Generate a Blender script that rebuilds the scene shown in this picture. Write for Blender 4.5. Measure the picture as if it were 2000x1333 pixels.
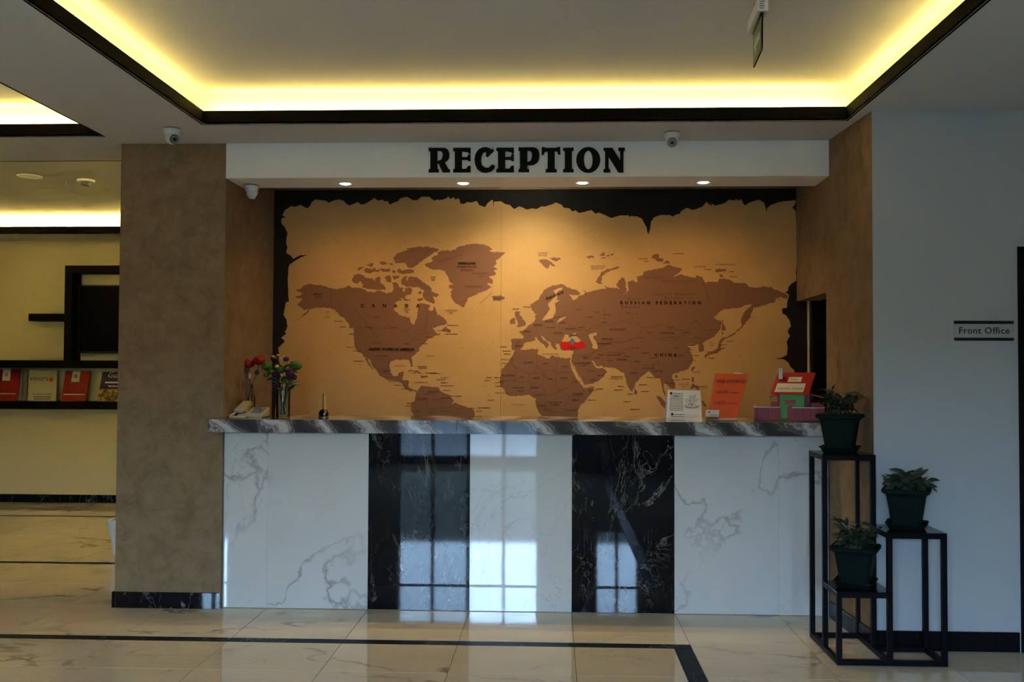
import bpy, bmesh, math, random
from mathutils import Vector, Matrix, Euler
from mathutils.geometry import delaunay_2d_cdt
random.seed(7)
S = bpy.context.scene
for o in list(bpy.data.objects): bpy.data.objects.remove(o, do_unlink=True)

# ------------------------------------------------------------------ camera
CAM = Vector((0, 0, 1.43)); FPX = 1944.0
yaw, pit, rol = (math.radians(a) for a in (-2.367, 1.617, .231))
_f = Vector((math.sin(yaw)*math.cos(pit), math.cos(yaw)*math.cos(pit), math.sin(pit)))
_r0 = Vector((math.cos(yaw), -math.sin(yaw), 0)); _u0 = _r0.cross(_f)
_r = math.cos(rol)*_r0 + math.sin(rol)*_u0; _u = -math.sin(rol)*_r0 + math.cos(rol)*_u0
cd = bpy.data.cameras.new('camera'); cam = bpy.data.objects.new('camera', cd); S.collection.objects.link(cam)
cd.sensor_width = 36; cd.lens = FPX*36/2000; cd.clip_start = .05; cd.clip_end = 300
cam.matrix_world = Matrix(((_r.x, _u.x, -_f.x, CAM.x), (_r.y, _u.y, -_f.y, CAM.y), (_r.z, _u.z, -_f.z, CAM.z), (0, 0, 0, 1)))
S.camera = cam
def onY(x, y, Y):                       # the point of the wall plane at depth Y that a spot of the photograph shows
    d = (x-1000)*_r + (666.5-y)*_u + FPX*_f
    return CAM + d*(Y/d.y)

# ------------------------------------------------------------------ light and exposure
SKY = (.45, .71, 1.08); SKY_STRENGTH = 46.0
LED_COL = (1.0, .77, .20); LED_TILT = .3; LED_K = (1.0, 1.2, 2.4); LED_W = 5.2          # watts per metre-ish of cove strip
SPOT_COL = (1.0, .60, .20); SPOT_W = (9, 9, 9, 10); NICHE_COL = (1.0, .98, .74); NICHE_W = 41.0
w = bpy.data.worlds.new('sky'); S.world = w; w.use_nodes = True
bg = w.node_tree.nodes['Background']; bg.inputs[0].default_value = (*SKY, 1); bg.inputs[1].default_value = SKY_STRENGTH
S.view_settings.view_transform = 'Standard'; S.view_settings.look = 'None'
S.view_settings.exposure = 0.5; S.view_settings.gamma = 1.0; S.view_settings.use_curve_mapping = False
cy = S.cycles
cy.use_denoising = True; cy.use_adaptive_sampling = True; cy.adaptive_threshold = .06; cy.adaptive_min_samples = 20; cy.max_bounces = 7; cy.diffuse_bounces = 4; cy.glossy_bounces = 4; cy.transmission_bounces = 8
cy.transparent_max_bounces = 12; cy.sample_clamp_indirect = 40.0; cy.caustics_reflective = False; cy.caustics_refractive = False
WIN = [(-5.35, -4.9, .95, 2.3), (-2.35, -.2, .06, 2.45), (.62, 1.3, .95, 2.3)]    # glazed openings of the street front
FY = -3.2
def area(name, loc, sx, sy, rot, power, col, portal=False):
    l = bpy.data.lights.new(name, 'AREA'); l.shape = 'RECTANGLE'; l.size = sx; l.size_y = sy; l.energy = power; l.color = col
    if portal: l.cycles.is_portal = True
    o = bpy.data.objects.new(name, l); S.collection.objects.link(o); o.location = loc; o.rotation_euler = rot; o['kind'] = 'helper'
    return o
for x0, x1, z0, z1 in WIN:
    area('window_daylight', ((x0+x1)/2, FY-.12, (z0+z1)/2), x1-x0, z1-z0, (math.radians(90), 0, 0), 1, (1, 1, 1), True)

# ------------------------------------------------------------------ helpers
WL = {}
def wl(o):
    return WL.get(o.name, Vector((0, 0, 0))) if o else Vector((0, 0, 0))
def link(o, parent=None, world=None):
    S.collection.objects.link(o)
    if parent: o.parent = parent
    p = Vector(world) if world is not None else wl(parent)
    o.location = p - wl(parent); WL[o.name] = p
    return o
def tag(o, label=None, cat=None, group=None, kind=None):
    if label: o['label'] = label
    if cat: o['category'] = cat
    if group: o['group'] = group
    if kind: o['kind'] = kind
    return o
def thing(name, loc, label, cat, group=None):
    return tag(link(bpy.data.objects.new(name, None), None, loc), label, cat, group)
def box(bm, x0, x1, y0, y1, z0, z1, bev=0, seg=1):
    vs = [bm.verts.new(p) for p in ((x0,y0,z0),(x1,y0,z0),(x1,y1,z0),(x0,y1,z0),(x0,y0,z1),(x1,y0,z1),(x1,y1,z1),(x0,y1,z1))]
    fs = [bm.faces.new([vs[i] for i in q]) for q in ((3,2,1,0),(4,5,6,7),(0,1,5,4),(1,2,6,5),(2,3,7,6),(3,0,4,7))]
    if bev:
        es = list({e for f in fs for e in f.edges})
        bmesh.ops.bevel(bm, geom=es, offset=bev, segments=seg, affect='EDGES', profile=.5)
    return vs
def loft(bm, rings, cap=True, close=True):
    R = [[bm.verts.new(p) for p in r] for r in rings]; n = len(R[0])
    for a, b in zip(R, R[1:]):
        for i in range(n if close else n-1):
            j = (i+1) % n; bm.faces.new((a[i], a[j], b[j], b[i]))
    if cap and close:
        bm.faces.new(R[0][::-1]); bm.faces.new(R[-1])
def lathe(bm, prof, c=(0,0,0), n=24, axis=None, cap=True):
    M = axis.to_track_quat('Z', 'Y').to_matrix() if axis else Matrix.Identity(3)
    loft(bm, [[Vector(c)+M@Vector((r*math.cos(2*math.pi*i/n), r*math.sin(2*math.pi*i/n), z)) for i in range(n)] for r, z in prof], cap)
def tube(bm, pts, r, n=8):
    pts = [Vector(p) for p in pts]; rings = []
    for i, p in enumerate(pts):
        d = (pts[min(i+1, len(pts)-1)] - pts[max(i-1, 0)]).normalized()
        a = d.cross(Vector((0, 0, 1)) if abs(d.z) < .9 else Vector((1, 0, 0))).normalized(); b = d.cross(a)
        rr = r[i] if isinstance(r, (list, tuple)) else r
        rings.append([p + rr*(math.cos(2*math.pi*k/n)*a + math.sin(2*math.pi*k/n)*b) for k in range(n)])
    loft(bm, rings)
def prism(bm, poly, vec):               # polygon (3-D points) pushed along vec
    a = [bm.verts.new(p) for p in poly]; b = [bm.verts.new(Vector(p)+Vector(vec)) for p in poly]; n = len(poly)
    bm.faces.new(a); bm.faces.new(b[::-1])
    for i in range(n): bm.faces.new((a[i], b[i], b[(i+1) % n], a[(i+1) % n]))
def obj(name, bm, m, parent=None, smooth=False, world=None, kind=None, bake=True):
    bmesh.ops.recalc_face_normals(bm, faces=bm.faces[:])
    me = bpy.data.meshes.new(name); p = Vector(world) if world is not None else wl(parent)
    if bake: bmesh.ops.translate(bm, verts=bm.verts[:], vec=-p)
    bm.to_mesh(me); bm.free(); me.materials.append(m)
    if smooth:
        me.shade_smooth()
        if smooth != 2: me.set_sharp_from_angle(angle=math.radians(40))
    o = link(bpy.data.objects.new(name, me), parent, p)
    if kind: o['kind'] = kind
    return o
def B(): return bmesh.new()
def bobj(name, dims, m, parent=None, bev=0, seg=1, world=None, kind=None, smooth=False):
    b = B(); box(b, *dims, bev, seg); return obj(name, b, m, parent, smooth, world, kind)

# ------------------------------------------------------------------ materials
def mat(name, col, rough=.6, spec=.5, metal=0, **k):
    m = bpy.data.materials.new(name); m.use_nodes = True; p = m.node_tree.nodes['Principled BSDF']
    p.inputs['Base Color'].default_value = (*col, 1); p.inputs['Roughness'].default_value = rough
    p.inputs['Specular IOR Level'].default_value = spec; p.inputs['Metallic'].default_value = metal
    for kk, v in k.items(): p.inputs[kk.replace('_', ' ')].default_value = v
    return m
class NT:
    def __init__(s, m): s.t = m.node_tree; s.p = s.t.nodes['Principled BSDF']
    def n(s, typ, **k):
        nd = s.t.nodes.new(typ)
        for a, v in k.items():
            if a.startswith('i_'):
                key = a[2:].replace('_', ' '); nd.inputs[int(key) if key.isdigit() else key].default_value = v
            else: setattr(nd, a, v)
        return nd
    def l(s, a, b): s.t.links.new(a, b)
    def coords(s, rand=0, scale=(1,1,1), rot=(0,0,0), geo=False):
        tc = s.n('ShaderNodeTexCoord'); mp = s.n('ShaderNodeMapping'); mp.inputs['Scale'].default_value = scale; mp.inputs['Rotation'].default_value = rot
        src = tc.outputs['Object']
        if geo: src = s.n('ShaderNodeNewGeometry').outputs['Position']
        if rand:
            oi = s.n('ShaderNodeObjectInfo'); mu = s.n('ShaderNodeMath', operation='MULTIPLY', i_1=rand); s.l(oi.outputs['Random'], mu.inputs[0])
            ad = s.n('ShaderNodeVectorMath', operation='ADD'); s.l(src, ad.inputs[0]); s.l(mu.outputs[0], ad.inputs[1]); src = ad.outputs[0]
        s.l(src, mp.inputs[0]); return mp.outputs[0]
    def noise(s, v, scale, detail=4, rough=.55, dist=0):
        nd = s.n('ShaderNodeTexNoise', i_Scale=scale, i_Detail=detail, i_Roughness=rough, i_Distortion=dist); s.l(v, nd.inputs['Vector']); return nd.outputs['Fac']
    def ramp(s, f, stops, interp='LINEAR'):
        r = s.n('ShaderNodeValToRGB'); s.l(f, r.inputs[0]); r.color_ramp.interpolation = interp; e = r.color_ramp.elements
        while len(e) < len(stops): e.new(.5)
        for el, (p, c) in zip(e, stops): el.position = p; el.color = (*(c if isinstance(c, tuple) else (c, c, c)), 1)
        return r.outputs[0]
    def math(s, op, a, b=None):
        nd = s.n('ShaderNodeMath', operation=op)
        for i, v in enumerate((a, b)):
            if v is None: continue
            if isinstance(v, (int, float)): nd.inputs[i].default_value = v
            else: s.l(v, nd.inputs[i])
        return nd.outputs[0]
    def mix(s, f, a, b):
        nd = s.n('ShaderNodeMix', data_type='RGBA')
        for i, v in ((0, f), (6, a), (7, b)):
            if isinstance(v, tuple): nd.inputs[i].default_value = (*v, 1)
            elif isinstance(v, (int, float)): nd.inputs[i].default_value = v
            else: s.l(v, nd.inputs[i])
        return nd.outputs[2]
    def vein(s, v, scale, width, detail=5, dist=.6, rough=.55):     # thin lines where a warped noise crosses its middle
        d = s.math('ABSOLUTE', s.math('SUBTRACT', s.noise(v, scale, detail, rough, dist), .5))
        return s.ramp(d, [(0, 1.0), (width, 0.0)])
    def base(s, c): s.l(c, s.p.inputs['Base Color'])
    def bump(s, h, strength, dist=.01):
        b = s.n('ShaderNodeBump', i_Strength=strength, i_Distance=dist); s.l(h, b.inputs['Height']); s.l(b.outputs[0], s.p.inputs['Normal'])
def marble_white(name, base, vcol, rand=40, rough=.03, scale=(1,1,1), amount=1.0, wd=.010):
    m = mat(name, base, rough); t = NT(m); v = t.coords(rand, scale, (.3, .5, .2))
    mask = t.ramp(t.noise(v, 1.1, 2), [(.48, 0.0), (.66, 1.0)])
    a = t.math('MULTIPLY', t.vein(v, 1.0, wd, 6, .35), mask)
    b = t.math('MULTIPLY', t.math('MULTIPLY', t.vein(v, 2.3, .006, 7, .8), t.ramp(t.noise(v, .9, 2), [(.45, 0.0), (.6, 1.0)])), .45)
    cloud = t.ramp(t.noise(v, 1.7, 3), [(.35, tuple(c*.93 for c in base)), (.65, base)])
    f = t.math('MULTIPLY', t.math('MAXIMUM', a, b), amount)
    t.base(t.mix(f, cloud, vcol)); return m
M = {}
M['ceil'] = mat('ceiling_paint', (.57, .55, .535), .85, .15)
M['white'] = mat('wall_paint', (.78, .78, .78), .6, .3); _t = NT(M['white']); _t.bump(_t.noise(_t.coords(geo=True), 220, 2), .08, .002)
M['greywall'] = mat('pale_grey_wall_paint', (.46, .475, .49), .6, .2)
M['cream'] = mat('cream_wall_paint', (.74, .63, .33), .7, .2)
M['darktrim'] = mat('dark_brown_trim', (.006, .005, .003), .75, .06)
M['brownpaper'] = mat('suede_wallpaper', (.27, .19, .12), .8, .25); _t = NT(M['brownpaper']); _v = _t.coords(geo=True)
_t.base(_t.ramp(_t.noise(_v, 9, 8, .72, .5), [(.3, (.185, .119, .062)), (.5, (.247, .163, .088)), (.72, (.31, .212, .12))])); _t.bump(_t.noise(_v, 60, 5), .15, .004)
M['floor'] = marble_white('polished_floor_tile', (.74, .625, .44), (.27, .215, .15), 60, .035, (1.0, 1.7, 1), 1.0, .018)
M['panelw'] = marble_white('white_marble_panel', (.66, .66, .65), (.25, .25, .25), 23, .03, (1.0, .9, .9), .75)
NT(M['panelw']).p.inputs['Specular IOR Level'].default_value = .75
def black_marble(name, sc=1.0, rand=9):
    m = mat(name, (.006, .006, .008), .03, .28); t = NT(m); v = t.coords(rand, (3.4*sc, 2*sc, 1.5*sc), (.1, .15, .2))
    mk = t.ramp(t.noise(v, 1.2, 2), [(.45, 0.05), (.62, 1.0)])
    a = t.math('MULTIPLY', t.vein(v, .95, .006, 9, .8, .62), mk)
    b = t.math('MULTIPLY', t.math('MULTIPLY', t.vein(v, 2.1, .006, 9, 1.0, .62), t.ramp(t.noise(v, 1.6, 3), [(.5, 0.0), (.62, 1.0)])), .6)
    t.base(t.mix(t.math('MAXIMUM', a, b), (.006, .006, .008), (.30, .27, .23))); return m
M['panelb'] = black_marble('black_marble_panel'); M['skirt'] = black_marble('black_marble_skirting', 1.3, 5); M['skirt_plain'] = mat('plain_black_skirting', (.005, .005, .006), .25, .2)
m = mat('banded_marble_slab', (.3, .3, .3), .05); t = NT(m); v = t.coords(11, (1.9, 1.0, 2.6), (0, .7, 0))
wv = t.n('ShaderNodeTexWave', i_Scale=.7, i_Distortion=8.0, i_Detail=6.0, i_Detail_Scale=1.1, i_Detail_Roughness=.6); t.l(v, wv.inputs['Vector'])
t.base(t.ramp(wv.outputs[1], [(.0, (.05, .044, .046)), (.38, (.085, .075, .077)), (.47, (.26, .24, .235)), (.53, (.09, .08, .08)), (.70, (.15, .135, .135)), (.78, (.42, .40, .39)), (.86, (.2, .18, .18)), (1, (.55, .55, .55))])); M['slab'] = m
m = mat('counter_top_surface', (.16, .14, .13), .03); t = NT(m); v = t.coords(0, (1, 1, 1))
wv = t.n('ShaderNodeTexWave', i_Scale=1.0, i_Distortion=9.0, i_Detail=4.0); t.l(v, wv.inputs['Vector'])
t.base(t.ramp(wv.outputs[1], [(.0, (.05, .045, .045)), (.5, (.2, .18, .17)), (1, (.5, .49, .48))])); M['slabtop'] = m
M['inlay'] = black_marble('dark_floor_inlay', 1.0, 7); NT(M['inlay']).p.inputs['Roughness'].default_value = .35; NT(M['inlay']).p.inputs['Specular IOR Level'].default_value = .05
M['letter'] = mat('black_letter', (.010, .009, .008), .7, .08)
M['blackmetal'] = mat('black_metal', (.004, .004, .006), .45, .12)
M['blackglass'] = mat('black_shelf_glass', (.006, .006, .008), .12, .35)
M['blackwood'] = mat('black_lacquer_board', (.007, .005, .004), .55, .1)
M['tv'] = mat('tv_screen', (.004, .003, .004), .3, .08)
M['pot'] = mat('dark_green_plastic', (.004, .011, .009), .6, .1)
M['soil'] = mat('potting_soil', (.02, .014, .01), .95)
def leafmat(name, a, b):
    m = mat(name, a, .45, .4); t = NT(m); oi = t.n('ShaderNodeObjectInfo'); t.base(t.mix(oi.outputs['Random'], a, b)); return m
M['leaf'] = leafmat('plant_leaf', (.028, .045, .022), (.05, .055, .028)); M['leaf2'] = leafmat('bright_leaf', (.03, .07, .025), (.07, .12, .04))
M['stem'] = mat('green_stem', (.05, .09, .03), .6)
M['camwhite'] = mat('white_plastic', (.62, .62, .62), .35); M['black'] = mat('black_plastic', (.01, .01, .01), .3)
M['lens'] = mat('lens_glass', (.006, .006, .01), .05); M['greyplast'] = mat('grey_plastic', (.2, .2, .2), .4)
M['chrome'] = mat('steel', (.6, .6, .6), .2, .5, 1)
def glass(name, tint=(1, 1, 1), refl=.9):
    m = bpy.data.materials.new(name); m.use_nodes = True; nt = m.node_tree; nt.nodes.clear()
    o = nt.nodes.new('ShaderNodeOutputMaterial'); mx = nt.nodes.new('ShaderNodeMixShader'); tr = nt.nodes.new('ShaderNodeBsdfTransparent'); gl = nt.nodes.new('ShaderNodeBsdfGlossy'); fr = nt.nodes.new('ShaderNodeFresnel')
    fr.inputs[0].default_value = 1.45; tr.inputs[0].default_value = (*tint, 1); gl.inputs['Roughness'].default_value = .02; gl.inputs[0].default_value = (refl, refl, refl, 1)
    nt.links.new(fr.outputs[0], mx.inputs[0]); nt.links.new(tr.outputs[0], mx.inputs[1]); nt.links.new(gl.outputs[0], mx.inputs[2]); nt.links.new(mx.outputs[0], o.inputs[0]); return m
M['glass'] = glass('window_glass', (.96, .98, .98)); M['vase'] = glass('clear_vase_glass', (.86, .90, .88)); M['acrylic'] = glass('green_tinted_acrylic', (.78, .84, .74))
def emit(name, col, s):
    m = mat(name, col, .5); p = m.node_tree.nodes['Principled BSDF']; p.inputs['Emission Color'].default_value = (*col, 1); p.inputs['Emission Strength'].default_value = s; return m
M['led'] = emit('led_tape', LED_COL, 2.0); M['bulb'] = emit('downlight_bulb', (1, .86, .6), 14)
def plain(n, c, r=.6, s=.4): M[n] = mat(n, c, r, s)
plain('paper_print', (.62, .40, .19), .75, .2); _t = NT(M['paper_print']); _v = _t.coords(geo=True)
_t.base(_t.ramp(_t.noise(_v, 3.5, 6, .65), [(.35, (.57, .31, .108)), (.65, (.63, .35, .127))]))
plain('land_print', (.25, .11, .055), .75, .2); plain('border_print', (.014, .009, .006), .7, .2); plain('ink_print', (.022, .009, .005), .8, .1); plain('faint_print', (.11, .045, .022), .8, .1)
plain('line_print', (.155, .068, .034), .8, .1); plain('red_print', (.62, .012, .01), .7, .2); plain('blue_print', (.05, .2, .34), .6)

# ------------------------------------------------------------------ the setting
Zc = 2.78; CX0, CX1, CY1, HZ = -6.3, 4.7, 10.36, .20
COVES = [(-1.94, 1.576, .7, 5.405), (-5.9, -2.63, .7, 5.67), (-5.9, -2.35, 6.36, 9.84)]        # recesses of the ceiling
def st(o): o['kind'] = 'structure'; return o
# soffit cut round the recesses
xs = sorted({CX0, CX1, *[c[i] for c in COVES for i in (0, 1)]}); ys = sorted({FY, CY1, *[c[i] for c in COVES for i in (2, 3)]})
b = B()
for x0, x1 in zip(xs, xs[1:]):
    run = None
    for y0, y1 in zip(ys, ys[1:]):
        mx, my = (x0+x1)/2, (y0+y1)/2
        if any(c[0] < mx < c[1] and c[2] < my < c[3] for c in COVES): continue
        box(b, x0, x1, y0, y1, Zc, Zc+.012)
box(b, CX0, CX1, FY, CY1, Zc+HZ, Zc+HZ+.05)
CV = .10
for x0, x1, y0, y1 in COVES:
    a0, a1, b0, b1 = x0-CV, x1+CV, y0-CV, y1+CV
    for q in ((a0-.01, a0, b0, b1), (a1, a1+.01, b0, b1), (a0, a1, b0-.01, b0), (a0, a1, b1, b1+.01)): box(b, *q, Zc+.012, Zc+HZ)
st(obj('ceiling', b, M['ceil']))
TH = .076
for k, (x0, x1, y0, y1) in enumerate(COVES):
    t = st(link(bpy.data.objects.new('trim_%d' % (k+1), None), None, ((x0+x1)/2, (y0+y1)/2, Zc)))
    for q in ((x0-.014, x0, y0-.014, y1+.014), (x1, x1+.014, y0-.014, y1+.014), (x0, x1, y0-.014, y0), (x0, x1, y1, y1+.014)):
        bobj('trim_board', (*q, Zc-.001, Zc+TH), M['darktrim'], t, .002)
    h = .018
    for q, L, r, side in (((x0-h, (y0+y1)/2), y1-y0, 90, (-1, 0)), ((x1+h, (y0+y1)/2), y1-y0, 90, (1, 0)), (((x0+x1)/2, y0-h), x1-x0, 0, (0, -1)), (((x0+x1)/2, y1+h), x1-x0, 0, (0, 1))):
        d = Vector((side[0], side[1], LED_TILT)).normalized()
        o = area('cove_led_light', (q[0]+side[0]*.004, q[1]+side[1]*.004, Zc+.052), L, .03, (0, 0, 0), LED_W*LED_K[k]*L*(1 if r == 0 else .7), LED_COL)
        X_ = Vector((1, 0, 0)) if r == 0 else Vector((0, 1, 0)); Z_ = -d; Y_ = Z_.cross(X_); o.rotation_euler = Matrix((X_, Y_, Z_)).transposed().to_euler()
        dx, dy = (L/2, .002) if r == 0 else (.002, L/2)
        bobj('led_strip', (q[0]-dx, q[0]+dx, q[1]-dy, q[1]+dy, Zc+.042, Zc+.054), M['led'], t)

# floor: tiles one by one where the photograph shows them
FL = st(link(bpy.data.objects.new('floor', None), None, (0, 3.5, 0)))
P = .6035; TX0 = .113-12*P; TY0 = 5.906-16*P
INX = (.625, .715); STRIPS = [(5.175, 5.255), (7.15, 7.215), (9.385, 9.445)]
tile_mesh = {}
def tile_mesh_for(w_, d_):
    key = (round(w_, 3), round(d_, 3))
    if key not in tile_mesh:
        bm = B(); box(bm, 0, w_, 0, d_, -.010, 0); bmesh.ops.recalc_face_normals(bm, faces=bm.faces[:])
        me = bpy.data.meshes.new('tile'); bm.to_mesh(me); bm.free(); me.materials.append(M['floor']); tile_mesh[key] = me
    return tile_mesh[key]
def inview(x, y):
    d = Vector((x, y, 0)) - CAM; z = d.dot(_f)
    return z > .5 and -150 < 1000+FPX*d.dot(_r)/z < 2150 and 666.5-FPX*d.dot(_u)/z < 1400
far = B(); G = .0016
def cut(lo, hi, cuts):
    segs = [(lo, hi)]
    for a, c in cuts:
        segs = [s for (l, h) in segs for s in ((l, min(h, a)), (max(l, c), h)) if s[1]-s[0] > .03]
    return segs
for i in range(-1, 21):
    for j in range(-3, 24):
        x0, y0 = TX0+i*P, TY0+j*P
        for ya, yb in cut(y0, y0+P, STRIPS if x0 < -2.2 else STRIPS[:1] if x0 < INX[1]-.1 else []):
            for xa, xb in (cut(x0, x0+P, [INX]) if ya < 5.17 else [(x0, x0+P)]):
                if xb < CX0 or xa > CX1 or yb < FY or ya > CY1: continue
                if any(inview(x, y) for x in (xa, xb) for y in (ya, yb)) and not (-1.9 < xa < 1.6 and ya > 5.9) and not (xa > 1.66 and ya > 5.22):
                    o = bpy.data.objects.new('floor_tile', tile_mesh_for(xb-xa-2*G, yb-ya-2*G)); link(o, FL, (xa+G, ya+G, 0))
                else: box(far, xa+G, xb-G, ya+G, yb-G, -.010, 0)
tag(obj('far_tile_field', far, M['floor'], FL), kind='stuff')
plain('grout', (.16, .13, .10), .8); bobj('screed', (CX0-.2, CX1+.2, FY-.2, CY1+.2, -.06, -.0025), M['grout'], FL)
for k, (a, c) in enumerate(STRIPS):
    bobj('inlay_strip', (CX0, INX[1] if k == 0 else -2.2, a+G, c-G, -.01, .0002), M['inlay'], FL)
bobj('inlay_strip', (INX[0]+G, INX[1]-G, FY, STRIPS[0][0]-G, -.01, .0002), M['inlay'], FL)

# walls
st(bobj('wall_back', (CX0, -1.97, CY1, CY1+.15, 0, Zc+.3), M['cream']))
st(bobj('wall_left', (CX0-.15, CX0, FY, CY1, 0, Zc+.3), M['cream']))
st(bobj('wall_hall_side', (-2.13, -1.98, 6.4, CY1, 0, Zc+.3), M['cream']))
st(bobj('wall_right_side', (CX1, CX1+.15, FY, 5.4, 0, Zc+.3), M['white']))
DX0, DX1, DZ = 2.385, 3.42, 2.07
b = B()                                                            # white wall with the doorway
for q in ((1.652, DX0, 0, Zc+.012), (DX1, CX1, 0, Zc+.012), (DX0, DX1, DZ, Zc+.012)): box(b, q[0], q[1], 5.212, 5.38, q[2], q[3])
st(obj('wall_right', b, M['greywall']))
b = B(); prism(b, [(1.651, 5.213, Zc), (1.612, 5.87, Zc), (1.70, 5.87, Zc), (1.70, 5.213, Zc)], (0, 0, -Zc)); st(obj('wall_pier_right', b, M['brownpaper']))
# the recess: beam, side walls, back wall
b = B(); box(b, -1.968, 1.76, 5.872, 6.20, 2.57, Zc+.012); st(obj('beam_front', b, M['white']))
st(bobj('ceiling_niche', (-2.0, 2.4, 6.2, 6.75, 2.78, 2.83), M['ceil']))
b = B(); prism(b, [(-1.966, 5.872, 0), (-2.608, 5.872, 0), (-2.608, 6.42, 0), (-1.966, 6.42, 0)], (0, 0, Zc)); st(obj('pillar_left', b, M['brownpaper']))
b = B(); prism(b, [(-1.966, 6.18, 0), (-1.910, 6.72, 0), (-2.05, 6.72, 0), (-2.05, 6.18, 0)], (0, 0, 2.80)); st(obj('wall_niche_left', b, M['brownpaper']))
b = B(); prism(b, [(1.612, 5.868, 1.89), (1.622, 6.70, 1.89), (1.76, 6.70, 1.89), (1.76, 5.868, 1.89)], (0, 0, .9)); st(obj('wall_niche_right', b, M['brownpaper']))
b = B(); prism(b, [(1.612, 5.868, 0), (1.613, 5.95, 0), (1.76, 5.95, 0), (1.76, 5.868, 0)], (0, 0, 1.89)); st(obj('wall_niche_jamb', b, M['brownpaper']))
st(bobj('wall_niche_back', (-2.05, 3.75, 6.705, 6.85, 0, 2.8), M['brownpaper']))
st(bobj('wall_office_side', (3.6, 3.75, 5.38, 6.71, 0, 2.8), M['darktrim'])); st(bobj('ceiling_office', (1.765, 3.75, 5.38, 6.70, 2.4, 2.45), M['darktrim']))
st(bobj('trim_4', (1.692, 1.700, 6.68, 6.704, 0, 1.93), M['cream']))
d2 = tag(link(bpy.data.objects.new('door_2', None), None, (1.9, 6.66, 0)), kind='structure')
bobj('door_leaf', (1.71, 2.55, 6.64, 6.68, .01, 2.02), M['blackwood'], d2, .003)
bobj('door_handle', (1.80, 1.92, 6.60, 6.615, 1.0, 1.02), M['blackmetal'], d2, .004)
# skirtings
def skirt(name, *segs, m='skirt'):
    t = st(link(bpy.data.objects.new(name, None), None, (sum(segs[0][:2])/2, segs[0][2], 0)))
    for s_ in segs: bobj('skirting_piece', s_, M[m], t, .0015)
    return t
skirt('baseboard_pillar', (-2.621, -1.968, 5.860, 5.872, 0, .095)); skirt('baseboard_pillar_side', (-2.621, -2.608, 5.872, 6.42, 0, .095))
skirt('baseboard_back', *[(x, x+.598, CY1-.012, CY1, 0, .085) for x in [-6.3+.6*i for i in range(7)]])
skirt('baseboard_right', (1.652, 2.25, 5.200, 5.212, 0, .10), (2.252, DX0-.01, 5.200, 5.212, 0, .10), m='skirt_plain')
t = st(link(bpy.data.objects.new('baseboard_pier', None), None, (1.63, 5.5, 0)))
b = B(); prism(b, [(1.650, 5.205, 0), (1.638, 5.205, 0), (1.600, 5.868, 0), (1.612, 5.868, 0)], (0, 0, .095)); obj('skirting_piece', b, M['skirt_plain'], t)
# office door at the edge of the picture
d1 = tag(link(bpy.data.objects.new('door_1', None), None, ((DX0+DX1)/2, 5.25, 0)), kind='structure')
b = B(); box(b, DX0, DX0+.07, 5.196, 5.38, 0, DZ); box(b, DX1-.07, DX1, 5.196, 5.38, 0, DZ); box(b, DX0+.07, DX1-.07, 5.196, 5.38, DZ-.07, DZ); obj('door_frame', b, M['blackwood'], d1)
bobj('door_leaf', (DX0+.075, DX1-.075, 5.25, 5.29, .01, DZ-.075), M['blackwood'], d1, .003)
b = B(); tube(b, [(DX0+.14, 5.25, 1.02), (DX0+.14, 5.2, 1.02), (DX0+.26, 5.2, 1.02)], .009); obj('door_handle', b, M['chrome'], d1, True)

# street front behind the photographer
b = B(); edges = sorted(WIN); zt = Zc+.3; x = CX0
for x0, x1, z0, z1 in edges:
    box(b, x, x0, FY-.2, FY, 0, zt); box(b, x0, x1, FY-.2, FY, z1, zt)
    if z0 > .01: box(b, x0, x1, FY-.2, FY, 0, z0)
    x = x1
box(b, x, CX1, FY-.2, FY, 0, zt); st(obj('wall_front', b, M['white']))
MULL = [2, 4, 2]
for k, ((x0, x1, z0, z1), nm) in enumerate(zip(WIN, MULL)):
    wn = tag(link(bpy.data.objects.new('window_%d' % (k+1), None), None, ((x0+x1)/2, FY-.1, z0)), kind='structure')
    b = B(); fy0, fy1 = FY-.09, FY-.03
    for q in ((x0, x0+.05, z0, z1), (x1-.05, x1, z0, z1), (x0+.05, x1-.05, z0, z0+.06), (x0+.05, x1-.05, z1-.06, z1)): box(b, q[0], q[1], fy0, fy1, q[2], q[3])
    obj('window_frame', b, M['blackmetal'], wn)
    pw = (x1-x0)/nm
    for i in range(nm):
        if i: bobj('mullion', (x0+i*pw-.025, x0+i*pw+.025, fy0, fy1, z0+.06, z1-.06), M['blackmetal'], wn)
        bobj('pane', (x0+i*pw+(.05 if i == 0 else .025), x0+(i+1)*pw-(.05 if i == nm-1 else .025), FY-.063, FY-.057, z0+.06, z1-.06), M['glass'], wn)
plain('asphalt', (.05, .05, .052), .9); plain('pavers', (.075, .075, .075), .9)
st(bobj('street', (-40, 40, -60, FY-3.2, -.2, -.12), M['asphalt'])); st(bobj('pavement', (-40, 40, FY-3.2, FY-.2, -.2, -.03), M['pavers']))
plain('far_render', (.09, .10, .09), .9)
st(bobj('street_far_wall', (-45, 45, -17, -16.5, -.12, 3.5), M['far_render']))

# ------------------------------------------------------------------ lettering helper (all letters become flat meshes at the end)
TEXTS = []
def text(name, body, size, m, parent, pos, xd=(1, 0, 0), up=(0, 0, 1), align='CENTER', shear=0, spacing=1.0, rot=0, depth=0.0003, bold=0):
    xd, up = Vector(xd).normalized(), Vector(up).normalized(); nrm = xd.cross(up)
    if rot:
        c, s_ = math.cos(rot), math.sin(rot); xd, up = c*xd+s_*up, -s_*xd+c*up
    TEXTS.append((name, body, size, m, parent, Vector(pos), xd, up, nrm, align, shear, spacing, depth, bold))

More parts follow.
